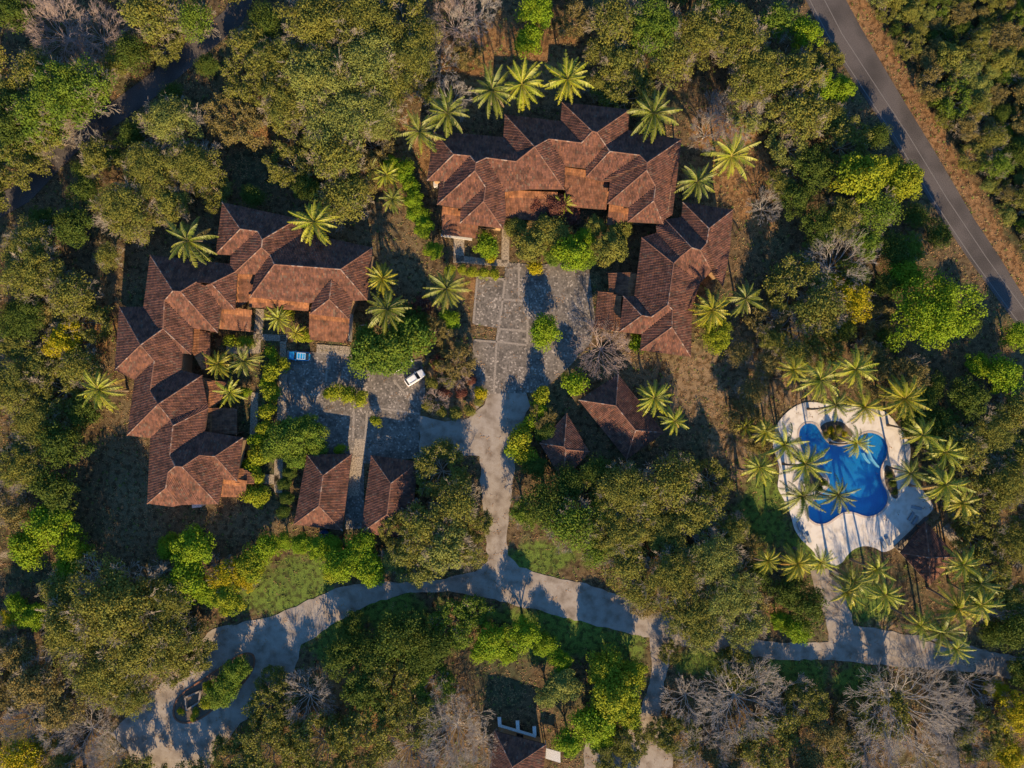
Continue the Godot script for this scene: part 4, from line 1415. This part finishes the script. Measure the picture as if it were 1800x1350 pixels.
# ---- the planting plan, read off the photograph save shade trees added or out of view: u, v, crown radius (px)
const TREES := [
	[28, 20, 48, "t", "dark"], [150, 335, 36, "t", "dark"], [130, 400, 46, "t", "dark"], [470, 40, 42, "t", "dark"], [195, 275, 28, "t", "dark"], [25, 222, 55, "t", "dark"], [232, 92, 40, "t", "dark"], [540, 330, 32, "t", "dark"],
	[445, 345, 28, "t", "dark"], [110, 782, 52, "t", "dark"], [100, 860, 52, "t", "dark"], [150, 722, 42, "t", "dark"], [40, 560, 58, "t", "dark"], [60, 130, 52, "t", "olive"], [30, 285, 42, "t", "olive"], [85, 238, 44, "t", "olive"],
	[262, 25, 56, "t", "olive"], [282, 78, 36, "t", "olive"], [172, 138, 32, "t", "olive"], [205, 108, 36, "t", "olive"], [260, 300, 64, "t", "olive"], [340, 292, 58, "t", "olive"], [222, 372, 66, "t", "olive"], [50, 435, 60, "t", "olive"],
	[300, 360, 45, "t", "olive"], [170, 280, 40, "t", "olive"], [560, 262, 38, "t", "olive"], [590, 275, 56, "t", "olive"], [605, 352, 54, "t", "olive"], [510, 292, 42, "t", "olive"], [620, 330, 40, "t", "olive"], [125, 165, 82, "t", "mid"],
	[70, 205, 55, "t", "mid"], [345, 36, 42, "t", "mid"], [30, 265, 42, "t", "mid"], [300, 215, 62, "t", "pale"], [560, 140, 82, "t", "pale"], [600, 212, 76, "t", "pale"], [665, 200, 58, "t", "pale"], [640, 110, 78, "t", "pale"],
	[445, 82, 46, "t", "olive"], [490, 112, 62, "t", "olive"], [560, 45, 76, "t", "olive"], [500, 182, 62, "t", "olive"], [440, 140, 46, "t", "olive"], [640, 40, 70, "t", "olive"], [720, 110, 66, "t", "olive"], [700, 30, 50, "t", "olive"],
	[740, 60, 42, "t", "olive"], [690, 160, 44, "t", "olive"], [100, 50, 70, "bare", "brown"], [170, 60, 58, "bare", "brown"], [800, 40, 56, "bare", "brown"], [55, 28, 46, "bare", "brown"], [790, 172, 48, "bare", "grey"], [835, 20, 48, "bare", "grey"],
	[770, 110, 40, "bare", "grey"], [425, 215, 44, "sparse", "drab"], [400, 200, 42, "sparse", "drab"], [1010, 30, 36, "sparse", "drab"], [640, 300, 36, "sparse", "drab"], [820, 95, 30, "sparse", "drab"], [940, 20, 44, "g", "bright"], [930, 72, 30, "g", "bright"],
	[1410, 60, 38, "g", "bright"], [1440, 150, 34, "g", "bright"], [1478, 158, 30, "g", "bright"], [710, 300, 22, "g", "bright"], [728, 352, 24, "g", "bright"], [745, 400, 24, "g", "bright"], [762, 440, 22, "g", "bright"], [690, 290, 20, "g", "bright"],
	[735, 375, 22, "g", "bright"], [720, 325, 20, "g", "bright"], [1150, 50, 66, "t", "mid"], [1260, 20, 48, "t", "mid"], [1370, 40, 44, "t", "mid"], [1230, 60, 62, "t", "olive"], [1080, 40, 54, "t", "olive"], [1090, 112, 48, "t", "olive"],
	[1100, 162, 46, "t", "olive"], [1182, 102, 52, "t", "olive"], [1050, 150, 30, "t", "olive"], [1300, 70, 66, "t", "olive"], [1330, 132, 64, "t", "olive"], [1400, 132, 56, "t", "olive"], [1410, 202, 56, "t", "olive"], [750, 160, 28, "t", "olive"],
	[1055, 90, 34, "t", "olive"], [1135, 110, 36, "t", "olive"], [1290, 200, 58, "bare", "grey"], [1345, 360, 34, "bare", "grey"], [1470, 465, 66, "bare", "grey"], [1382, 575, 50, "bare", "grey"], [1245, 230, 40, "bare", "grey"], [1262, 190, 36, "bare", "grey"],
	[1330, 190, 44, "sparse", "pale"], [1390, 245, 44, "sparse", "pale"], [1490, 250, 44, "t", "olive"], [1372, 325, 32, "t", "olive"], [1480, 382, 48, "t", "olive"], [1460, 100, 30, "t", "olive"], [1460, 205, 36, "t", "olive"], [1540, 240, 30, "t", "dark"],
	[1432, 300, 48, "t", "dark"], [1440, 402, 44, "t", "dark"], [1650, 410, 32, "t", "dark"], [1572, 440, 38, "t", "dark"], [1610, 380, 30, "t", "dark"], [1400, 350, 38, "t", "dark"], [1510, 312, 56, "g", "lime"], [1590, 322, 38, "g", "lime"],
	[1560, 300, 34, "g", "lime"], [1540, 370, 46, "t", "mid"], [1520, 425, 40, "t", "mid"], [1600, 440, 34, "t", "mid"], [1400, 500, 52, "t", "olive"], [1440, 545, 56, "t", "olive"], [1400, 622, 40, "t", "olive"], [1450, 612, 36, "t", "olive"],
	[1360, 600, 32, "t", "olive"], [1500, 530, 42, "t", "yellow"], [1455, 500, 32, "t", "yellow"], [1640, 550, 92, "t", "bright"], [1782, 590, 34, "g", "bright"], [1762, 660, 42, "g", "bright"], [1720, 640, 30, "g", "bright"], [1590, 480, 36, "g", "bright"],
	[1560, 665, 40, "t", "drab"], [1602, 660, 40, "t", "drab"], [1530, 620, 34, "t", "drab"], [1540, 560, 30, "t", "drab"], [1622, 700, 36, "t", "dark"], [1652, 745, 40, "t", "dark"], [1702, 700, 46, "t", "dark"], [1600, 740, 34, "t", "dark"],
	[1640, 680, 30, "t", "dark"], [1742, 760, 58, "t", "olive"], [1682, 790, 52, "t", "olive"], [1762, 852, 58, "t", "olive"], [1722, 885, 48, "t", "olive"], [1782, 722, 42, "t", "olive"], [1792, 950, 58, "t", "olive"], [1742, 1002, 46, "t", "olive"],
	[1772, 1050, 40, "t", "olive"], [1790, 800, 45, "t", "olive"], [1720, 950, 36, "t", "olive"], [1782, 1105, 48, "t", "dark"], [1740, 1110, 30, "t", "dark"], [1800, 1180, 40, "t", "dark"], [930, 432, 36, "g", "olive"], [962, 402, 34, "g", "olive"],
	[1072, 436, 40, "g", "olive"], [1005, 446, 40, "g", "bright"], [1030, 420, 26, "g", "bright"], [958, 583, 33, "g", "bright"], [855, 432, 26, "g", "bright"], [790, 562, 24, "g", "bright"], [975, 362, 30, "g", "red"], [945, 358, 30, "g", "red"],
	[1003, 380, 22, "g", "red"], [940, 470, 18, "s", "yellow"], [845, 690, 16, "s", "yellow"], [862, 455, 12, "s", "yellow"], [830, 478, 14, "s", "lime"], [850, 480, 14, "s", "lime"], [870, 482, 14, "s", "lime"], [812, 474, 12, "s", "lime"],
	[790, 475, 14, "s", "lime"], [915, 770, 30, "s", "lime"], [950, 695, 24, "s", "lime"], [925, 800, 24, "s", "lime"], [590, 688, 20, "s", "lime"], [612, 694, 20, "s", "lime"], [634, 700, 20, "s", "lime"], [578, 692, 14, "s", "lime"],
	[480, 652, 26, "s", "lime"], [476, 690, 24, "s", "lime"], [470, 722, 22, "s", "lime"], [466, 755, 22, "s", "lime"], [500, 640, 16, "s", "lime"], [455, 800, 26, "s", "lime"], [440, 868, 24, "s", "lime"], [460, 870, 22, "s", "lime"],
	[452, 835, 22, "s", "lime"], [425, 600, 16, "s", "lime"], [405, 600, 16, "s", "lime"], [440, 602, 14, "s", "lime"], [455, 880, 18, "s", "lime"], [530, 590, 18, "s", "lime"], [502, 545, 20, "s", "lime"], [545, 590, 14, "s", "lime"],
	[660, 740, 14, "s", "lime"], [1010, 675, 30, "s", "bright"], [478, 620, 18, "s", "bright"], [1120, 602, 24, "s", "bright"], [430, 690, 14, "s", "bright"], [455, 775, 22, "s", "bright"], [440, 820, 22, "s", "bright"], [905, 790, 22, "s", "bright"],
	[950, 720, 20, "s", "bright"], [935, 740, 20, "s", "bright"], [598, 790, 14, "s", "bright"], [470, 675, 18, "s", "bright"], [690, 620, 56, "g", "mid"], [652, 622, 44, "g", "mid"], [640, 590, 28, "g", "mid"], [722, 592, 44, "g", "mid"],
	[510, 768, 48, "g", "mid"], [545, 758, 38, "g", "mid"], [480, 790, 30, "g", "mid"], [520, 805, 26, "g", "mid"], [555, 790, 24, "g", "mid"], [700, 562, 34, "g", "dark"], [740, 565, 26, "g", "dark"], [500, 850, 16, "g", "dark"],
	[505, 875, 16, "g", "dark"], [498, 900, 16, "g", "dark"], [510, 830, 16, "g", "dark"], [960, 760, 26, "g", "dark"], [940, 820, 28, "g", "dark"], [760, 585, 32, "sparse", "drab"], [805, 632, 36, "sparse", "drab"], [955, 735, 26, "sparse", "drab"],
	[775, 640, 20, "sparse", "red"], [740, 540, 24, "sparse", "red"], [1060, 612, 54, "bare", "brown"], [1085, 590, 34, "bare", "brown"], [672, 778, 18, "bare", "grey"], [700, 560, 24, "bare", "grey"], [1262, 592, 36, "t", "lime"], [1250, 565, 28, "t", "lime"],
	[1322, 690, 34, "t", "drab"], [1312, 735, 34, "t", "drab"], [1350, 640, 32, "t", "drab"], [1330, 780, 30, "t", "drab"], [1100, 862, 66, "t", "olive"], [1182, 842, 56, "t", "olive"], [1082, 935, 66, "t", "olive"], [1162, 932, 58, "t", "olive"],
	[1222, 902, 56, "t", "olive"], [1100, 992, 50, "t", "olive"], [1182, 1012, 66, "t", "olive"], [1212, 1082, 66, "t", "olive"], [1130, 880, 50, "t", "olive"], [1250, 850, 40, "t", "olive"], [1285, 930, 40, "t", "olive"], [1252, 982, 66, "t", "pale"],
	[1282, 1042, 66, "t", "pale"], [1312, 1100, 46, "t", "pale"], [1240, 1110, 44, "t", "pale"], [1052, 830, 40, "t", "dark"], [962, 885, 56, "t", "dark"], [1000, 850, 40, "t", "dark"], [1420, 1065, 44, "t", "dark"], [1385, 1040, 40, "t", "dark"],
	[1330, 1010, 34, "t", "dark"], [1002, 922, 56, "t", "mid"], [1050, 965, 38, "t", "mid"], [1060, 900, 40, "t", "mid"], [920, 900, 34, "t", "mid"], [1402, 1105, 32, "g", "bright"], [1370, 1090, 24, "g", "bright"], [1322, 972, 32, "t", "drab"],
	[1140, 1062, 34, "t", "drab"], [1320, 1060, 40, "t", "drab"], [772, 832, 48, "t", "olive"], [802, 882, 52, "t", "olive"], [742, 922, 52, "t", "olive"], [832, 922, 38, "t", "olive"], [822, 972, 38, "t", "olive"], [722, 972, 42, "t", "olive"],
	[700, 930, 36, "t", "olive"], [780, 790, 28, "t", "olive"], [782, 962, 56, "t", "pale"], [740, 990, 42, "t", "pale"], [690, 985, 34, "t", "pale"], [632, 962, 34, "g", "bright"], [600, 992, 42, "g", "bright"], [650, 1000, 34, "g", "bright"],
	[560, 962, 30, "g", "bright"], [530, 955, 24, "g", "bright"], [500, 950, 24, "g", "bright"], [470, 962, 28, "g", "bright"], [585, 960, 26, "g", "bright"], [440, 992, 34, "g", "lime"], [402, 1052, 38, "g", "lime"], [590, 1000, 26, "g", "lime"],
	[340, 962, 48, "g", "bright"], [332, 1022, 44, "g", "bright"], [372, 1040, 34, "g", "bright"], [300, 960, 30, "g", "bright"], [90, 922, 52, "g", "bright"], [52, 962, 38, "g", "bright"], [132, 962, 38, "g", "bright"], [120, 1000, 30, "g", "bright"],
	[60, 1082, 34, "g", "bright"], [30, 1060, 24, "g", "bright"], [402, 1012, 38, "t", "yellow"], [20, 1085, 24, "t", "yellow"], [430, 1020, 26, "t", "yellow"], [370, 998, 28, "bare", "grey"], [150, 1292, 56, "bare", "grey"], [190, 1332, 56, "bare", "grey"],
	[40, 1272, 50, "bare", "grey"], [100, 1290, 44, "bare", "grey"], [200, 1062, 98, "t", "olive"], [130, 1102, 76, "t", "olive"], [252, 1132, 86, "t", "olive"], [182, 1182, 78, "t", "olive"], [282, 1052, 66, "t", "olive"], [232, 1212, 58, "t", "olive"],
	[110, 1040, 48, "t", "olive"], [300, 1110, 50, "t", "olive"], [62, 1202, 56, "t", "drab"], [30, 1150, 40, "t", "drab"], [110, 1252, 46, "t", "drab"], [20, 1220, 36, "t", "drab"], [40, 1332, 46, "t", "yellow"], [70, 1310, 30, "t", "yellow"],
	[92, 1342, 40, "sparse", "olive"], [472, 1252, 46, "sparse", "olive"], [462, 1322, 54, "sparse", "olive"], [560, 1322, 58, "sparse", "olive"], [640, 1300, 56, "sparse", "olive"], [680, 1202, 56, "sparse", "olive"], [722, 1262, 50, "sparse", "olive"], [400, 1330, 36, "sparse", "olive"],
	[510, 1290, 40, "sparse", "olive"], [540, 1232, 54, "bare", "grey"], [722, 1322, 58, "bare", "grey"], [800, 1292, 70, "bare", "grey"], [780, 1240, 50, "bare", "grey"], [850, 1310, 44, "bare", "grey"], [642, 1212, 56, "t", "dark"], [602, 1152, 46, "t", "dark"],
	[702, 1112, 56, "t", "dark"], [762, 1132, 46, "t", "dark"], [660, 1150, 50, "t", "dark"], [730, 1160, 44, "t", "dark"], [620, 1100, 34, "t", "dark"], [800, 1102, 50, "sparse", "mid"], [760, 1202, 40, "sparse", "mid"], [830, 1080, 36, "sparse", "mid"],
	[420, 1175, 30, "g", "mid"], [400, 1200, 30, "g", "mid"], [385, 1225, 26, "g", "mid"], [870, 1122, 34, "g", "bright"], [920, 1112, 38, "g", "bright"], [852, 1142, 28, "g", "bright"], [960, 1132, 30, "g", "bright"], [1042, 1272, 42, "g", "bright"],
	[1000, 1302, 34, "g", "bright"], [985, 1160, 26, "g", "bright"], [1060, 1300, 30, "g", "bright"], [890, 1150, 22, "g", "bright"], [992, 1202, 38, "g", "pale"], [962, 1222, 28, "g", "pale"], [1082, 1222, 54, "g", "lime"], [1062, 1172, 38, "g", "lime"],
	[1112, 1182, 34, "g", "lime"], [1100, 1250, 34, "g", "lime"], [1300, 1238, 88, "bare", "grey"], [1210, 1230, 50, "bare", "grey"], [1390, 1225, 48, "bare", "grey"], [1240, 1325, 60, "bare", "grey"], [1595, 1245, 96, "bare", "grey"], [1670, 1270, 60, "bare", "grey"],
	[1540, 1320, 60, "bare", "grey"], [1715, 1210, 46, "bare", "grey"], [1640, 1340, 52, "bare", "grey"], [1690, 1310, 60, "bare", "grey"], [1310, 1310, 56, "bare", "grey"], [1352, 1312, 58, "sparse", "olive"], [1200, 1302, 40, "sparse", "olive"], [1732, 1292, 50, "sparse", "olive"],
	[1420, 1240, 40, "sparse", "olive"], [1480, 1330, 40, "sparse", "olive"], [1560, 1260, 50, "sparse", "olive"], [1300, 1180, 40, "sparse", "olive"], [1502, 1262, 34, "t", "drab"], [1452, 1292, 38, "t", "drab"], [1420, 1330, 40, "t", "drab"], [1270, 1330, 40, "t", "drab"],
	[1782, 1252, 44, "t", "yellow"], [1772, 1332, 42, "t", "yellow"], [1750, 1210, 26, "t", "yellow"], [60, 482, 66, "t", "olive"], [130, 522, 48, "t", "olive"], [150, 562, 40, "t", "olive"], [30, 682, 58, "t", "olive"], [60, 742, 58, "t", "olive"],
	[40, 822, 58, "t", "olive"], [140, 642, 44, "t", "olive"], [70, 642, 42, "t", "olive"], [100, 690, 40, "t", "olive"], [30, 610, 40, "t", "olive"], [190, 450, 30, "t", "olive"], [112, 602, 42, "t", "yellow"], [30, 902, 40, "t", "drab"],
	[80, 550, 40, "t", "drab"], [120, 740, 40, "t", "drab"], [330, 1140, 44, "sparse", "olive"], [300, 1170, 40, "sparse", "olive"], [235, 1375, 46, "sparse", "olive"], [335, 1395, 48, "sparse", "olive"], [318, 1250, 9, "s", "lime"], [345, 1252, 10, "s", "lime"],  # lowest sparse trees mostly out of view, placed to dapple the lower-left drive
	[362, 1236, 14, "s", "lime"], [366, 1205, 14, "s", "lime"], [340, 1262, 8, "s", "lime"], [752, 712, 16, "s", "olive"], [776, 722, 16, "s", "olive"], [800, 727, 16, "s", "olive"], [824, 722, 14, "s", "olive"], [842, 705, 12, "s", "olive"],
	[760, 672, 16, "s", "olive"], [790, 668, 18, "s", "olive"], [770, 640, 16, "s", "olive"], [812, 690, 14, "s", "red"], [780, 690, 14, "s", "red"], [830, 668, 12, "s", "red"], [800, 655, 34, "bare", "brown"], [765, 705, 26, "bare", "brown"],
	[905, 400, 26, "g", "olive"], [1045, 400, 26, "g", "olive"], [985, 420, 30, "g", "olive"], [1090, 405, 24, "g", "olive"], [1030, 455, 26, "g", "mid"], [975, 450, 26, "g", "mid"], [20, 160, 42, "t", "olive"], [370, 330, 36, "t", "olive"],
	[430, 400, 20, "t", "olive"], [1120, 1040, 40, "t", "olive"], [1020, 880, 40, "t", "olive"], [1680, 850, 40, "t", "drab"], [1730, 820, 40, "t", "drab"], [1350, 560, 34, "t", "drab"], [1300, 620, 28, "t", "drab"], [560, 200, 40, "t", "drab"],
	[650, 250, 36, "t", "drab"], [1500, 480, 36, "t", "dark"], [1560, 500, 34, "t", "dark"], [1480, 580, 30, "t", "dark"], [1700, 560, 34, "t", "dark"], [1560, 600, 28, "t", "dark"], [1460, 757, 9, "s", "yellow"], [1484, 763, 8, "s", "yellow"],
	[1474, 755, 9, "s", "olive"], [1466, 768, 9, "s", "olive"], [1452, 765, 8, "s", "olive"], [1564, 835, 8, "s", "dark"], [1569, 850, 9, "s", "dark"], [1573, 865, 8, "s", "dark"], [1448, 848, 9, "s", "dark"], [1440, 858, 9, "s", "dark"],
	[232, 238, 32, "t", "dark"], [302, 168, 28, "t", "dark"], [150, 302, 28, "t", "dark"], [366, 116, 28, "t", "dark"], [75, 385, 30, "t", "dark"], [1108, 1305, 38, "sparse", "olive"], [1165, 1290, 32, "sparse", "olive"], [1075, 1335, 34, "sparse", "olive"],  # the dark trees on this row are added to shade the upper-left road
	[480, 1200, 30, "sparse", "olive"], [1180, 1150, 24, "sparse", "olive"], [-40, 100, 55, "t", "olive"], [-45, 330, 50, "t", "olive"], [-45, 520, 55, "t", "olive"], [-40, 760, 55, "t", "olive"], [-50, 980, 55, "t", "olive"], [-40, 1180, 55, "t", "olive"],  # trees past the edges from here on: mostly unseen, placed partly for shadows
	[200, -45, 50, "t", "olive"], [420, -50, 50, "t", "olive"], [620, -50, 55, "t", "olive"], [980, -45, 45, "t", "olive"], [1200, -50, 50, "t", "olive"], [1330, -45, 45, "t", "olive"], [1845, 900, 50, "t", "olive"], [1850, 1050, 50, "t", "olive"],
	[1845, 760, 46, "t", "olive"], [120, 1400, 55, "t", "drab"], [430, 1405, 55, "t", "drab"], [600, 1410, 55, "t", "drab"], [760, 1405, 50, "t", "drab"], [1100, 1420, 40, "t", "drab"], [1280, 1410, 55, "t", "drab"], [1420, 1405, 55, "t", "drab"],  # drab row below the edge, out of view, casting shade into the bottom
	[1560, 1410, 55, "t", "drab"], [1720, 1405, 55, "t", "drab"], [-40, 1340, 50, "t", "drab"], [1850, 1200, 50, "t", "drab"], [1850, 1330, 50, "t", "drab"]]
const PALMS := [
	[332, 424, 45, 9], [553, 390, 40, 9], [738, 232, 42, 9], [787, 200, 42, 9], [865, 160, 45, 9], [918, 148, 45, 9], [997, 140, 42, 9], [1148, 200, 45, 9], [1285, 275, 45, 9], [1225, 320, 36, 9],
	[785, 508, 42, 8], [672, 490, 32, 8], [680, 545, 40, 8], [1310, 525, 36, 8], [1250, 545, 38, 8], [175, 685, 42, 8], [1150, 700, 34, 8], [1185, 740, 30, 8], [680, 308, 26, 4], [690, 350, 24, 4],
	[990, 360, 22, 4], [490, 560, 28, 4], [385, 640, 30, 4], [430, 635, 32, 4], [405, 690, 28, 4], [655, 300, 22, 4], [520, 585, 18, 4], [1310, 750, 22, 4], [1440, 668, 40, 10], [1502, 650, 42, 10],
	[1590, 700, 42, 10], [1520, 715, 36, 10], [1468, 712, 32, 10], [1335, 822, 32, 10], [1378, 782, 42, 10], [1415, 815, 42, 10], [1410, 872, 40, 10], [1472, 870, 34, 10], [1505, 778, 28, 10], [1620, 765, 36, 10],
	[1662, 795, 36, 10], [1600, 832, 30, 10], [1660, 852, 42, 10], [1690, 885, 32, 10], [1402, 990, 36, 10], [1500, 1022, 36, 10], [1555, 1045, 36, 10], [1488, 1040, 30, 10], [1540, 1000, 30, 10], [1652, 1110, 42, 10],
	[1682, 1068, 42, 10], [1618, 1098, 32, 10], [1722, 1062, 36, 10], [1692, 992, 36, 10], [1722, 1025, 32, 10], [1680, 1140, 34, 10], [1350, 985, 28, 10], [1442, 988, 28, 10], [1345, 760, 26, 10], [1395, 650, 30, 10]]


func vegetation():
	make_crowns()
	make_fronds()
	for q in TREES:
		tree(q[0], q[1], q[2], q[3], q[4])
	for q in PALMS:
		palm(q[0], q[1], q[2], q[3])
	# the thicket beyond the asphalt road: close-set small crowns
	var r := RandomNumberGenerator.new()
	r.seed = 515
	var pts := []
	var tones := ["olive", "drab", "olive", "mid", "dark", "pale", "olive", "drab"]
	var tries := 0
	while tries < 5200 and pts.size() < 190:
		tries += 1
		var u := r.randf_range(1500, 1860)
		var v := r.randf_range(-40, 620)
		var edge := 1487.0 + v * 0.61 + 38.0
		var rad := r.randf_range(14, 36)
		if u - rad * 0.7 < edge:
			continue
		var ok := true
		for p in pts:
			if Vector2(u - p.x, v - p.y).length() < (rad + p.z) * 0.52:
				ok = false
				break
		if ok:
			pts.append(Vector3(u, v, rad))
	for p in pts:
		var tn: String = tones[r.randi() % tones.size()]
		tree(p.x, p.y, p.z, "g" if r.randf() < 0.18 else ("sparse" if r.randf() < 0.3 else "t"), tn, true)

# ------------------------------------------------------------------ labels for the plants
const MARKS := [["the curved pool", 1480, 820], ["the square pool hut", 1635, 975], ["the top house", 960, 270], ["the zigzag left house", 320, 650], ["the left house's upper end", 520, 450], ["the right house wing", 1160, 500], ["the twin garages", 625, 865],
	["the brick-kerbed island", 375, 1210], ["the driveway junction", 870, 1010], ["the stone forecourt", 900, 560], ["the parking court", 600, 690], ["the white parked car", 730, 664], ["the diagonal pavilions", 1050, 760], ["the bottom-edge house", 910, 1320],
	["the asphalt road's top", 1490, 100], ["the asphalt road's middle", 1620, 300], ["the asphalt road's lower end", 1760, 500], ["the shaded upper-left road", 250, 170], ["the shaded road's left end", 40, 345], ["the top-left corner", 0, 0], ["the top edge's middle", 850, 0], ["the top-right corner", 1800, 0],
	["the bottom-left corner", 0, 1350], ["the bottom-right corner", 1800, 1350], ["the left edge's middle", 0, 700], ["the right edge's middle", 1800, 800], ["the lower driveway's right arm", 1500, 1140], ["the curved lower driveway", 560, 1090], ["the bottom edge's left half", 600, 1350], ["the bottom edge's right half", 1300, 1350]]
const ORD := ["nearest", "second nearest", "third nearest", "fourth nearest", "fifth nearest", "sixth nearest", "seventh nearest", "eighth nearest", "ninth nearest", "tenth nearest", "eleventh nearest", "twelfth nearest", "thirteenth nearest", "fourteenth nearest", "fifteenth nearest", "sixteenth nearest"]

func label_plants():
	var sets := {}
	for p in plants:
		var best := 1e9
		var mk := []
		for m in MARKS:
			var d := Vector2(p[2] - m[1], p[3] - m[2]).length()
			if d < best:
				best = d
				mk = m
		var dx: float = p[2] - mk[1]
		var dy: float = p[3] - mk[2]
		var side := ""
		if absf(dx) > absf(dy):
			side = "right of" if dx > 0 else "left of"
		else:
			side = "below" if dy > 0 else "above"
		var key: String = p[1] + "|" + side + " " + mk[0]
		if not sets.has(key):
			sets[key] = []
		sets[key].append([best, p[0]])
		var word: String = p[1]
		p[0].set_meta("group", "palms around the houses and pool" if word == "palm" else ("shrubs in the gardens" if word.ends_with("shrub") else "trees of the compound and woods"))
	for key in sets:
		var l: Array = sets[key]
		l.sort_custom(func(a, b): return a[0] < b[0])
		var w: PackedStringArray = key.split("|")
		for k in l.size():
			var t: String = w[0] + " " + w[1]
			if l.size() > 1:
				t += ", " + ORD[mini(k, ORD.size() - 1)]
			l[k][1].set_meta("label", t)

# ------------------------------------------------------------------ grass tufts and fallen leaves
func ground_stuff():
	var b := MB.new()
	var r := RandomNumberGenerator.new()
	r.seed = 91
	for k in 9:
		var a := r.randf() * TAU
		var d := Vector3(cos(a), r.randf_range(0.5, 1.6), sin(a)).normalized()
		var s := Vector3(-sin(a), 0, cos(a)) * 0.05
		b.tri(d * 0.02 - s, d * 0.02 + s, d * r.randf_range(0.25, 0.45))
	var tuft := b.done()
	b = MB.new()
	for k in 7:
		var p := Vector3(r.randf_range(-0.4, 0.4), r.randf_range(0.02, 0.05), r.randf_range(-0.4, 0.4))
		leaf(b, p, (Vector3.UP + rdir(r) * 0.4).normalized(), r, r.randf_range(0.12, 0.22), Color.WHITE)
	var litter := b.done()
	for kind in [["grass_tufts", tuft, 26000, "tuft"], ["leaf_litter", litter, 30000, "tuft"]]:
		var xf := []
		var cs := []
		var tries := 0
		while xf.size() < kind[2] and tries < kind[2] * 2:
			tries += 1
			var u := r.randf_range(-60, 1860)
			var v := r.randf_range(-60, 1410)
			var w := px(u, v)
			var q := Vector2(w.x, w.z)
			var hit := false
			for p in blocked:
				if Geometry2D.is_point_in_polygon(q, p):
					hit = true
					break
			if hit and (kind[0] == "grass_tufts" or r.randf() > 0.16):
				continue
			if hit:
				var inside := false
				for p in solid:
					if Geometry2D.is_point_in_polygon(q, p):
						inside = true
						break
				if inside:
					continue
			var green := 0.25
			for p in PATCH:
				if p[4] == "grass" and absf(u - p[0]) < p[2] and absf(v - p[1]) < p[3]:
					green = 1.0
			if kind[0] == "leaf_litter" and green > 0.9 and r.randf() < 0.92:
				continue
			var j := r.randf_range(0.7, 1.3)
			var c := Color(0.30 * j, 0.17 * j, 0.075 * j)
			if kind[0] == "grass_tufts":
				c = Color(0.125 * j, 0.175 * j, 0.025 * j) if r.randf() < green else Color(0.22 * j, 0.175 * j, 0.07 * j)
			xf.append(Transform3D(Basis(Vector3.UP, r.randf() * TAU).scaled(Vector3.ONE * r.randf_range(0.7, 1.5)), w + Vector3(0, 0.07 if hit else -0.01, 0)))
			cs.append(c)
		var mm := MultiMesh.new()
		mm.transform_format = MultiMesh.TRANSFORM_3D
		mm.use_colors = true
		mm.mesh = kind[1]
		mm.instance_count = xf.size()
		for k in xf.size():
			mm.set_instance_transform(k, xf[k])
			mm.set_instance_color(k, cs[k])
		var o := MultiMeshInstance3D.new()
		o.name = kind[0]
		o.multimesh = mm
		o.material_override = mats[kind[3]]
		add_child(o)
		o.set_meta("kind", "stuff")
		o.set_meta("label", "dry grass and green tufts over the ground" if kind[0] == "grass_tufts" else "fallen brown leaves scattered over the ground")
		o.set_meta("category", "grass" if kind[0] == "grass_tufts" else "leaf litter")
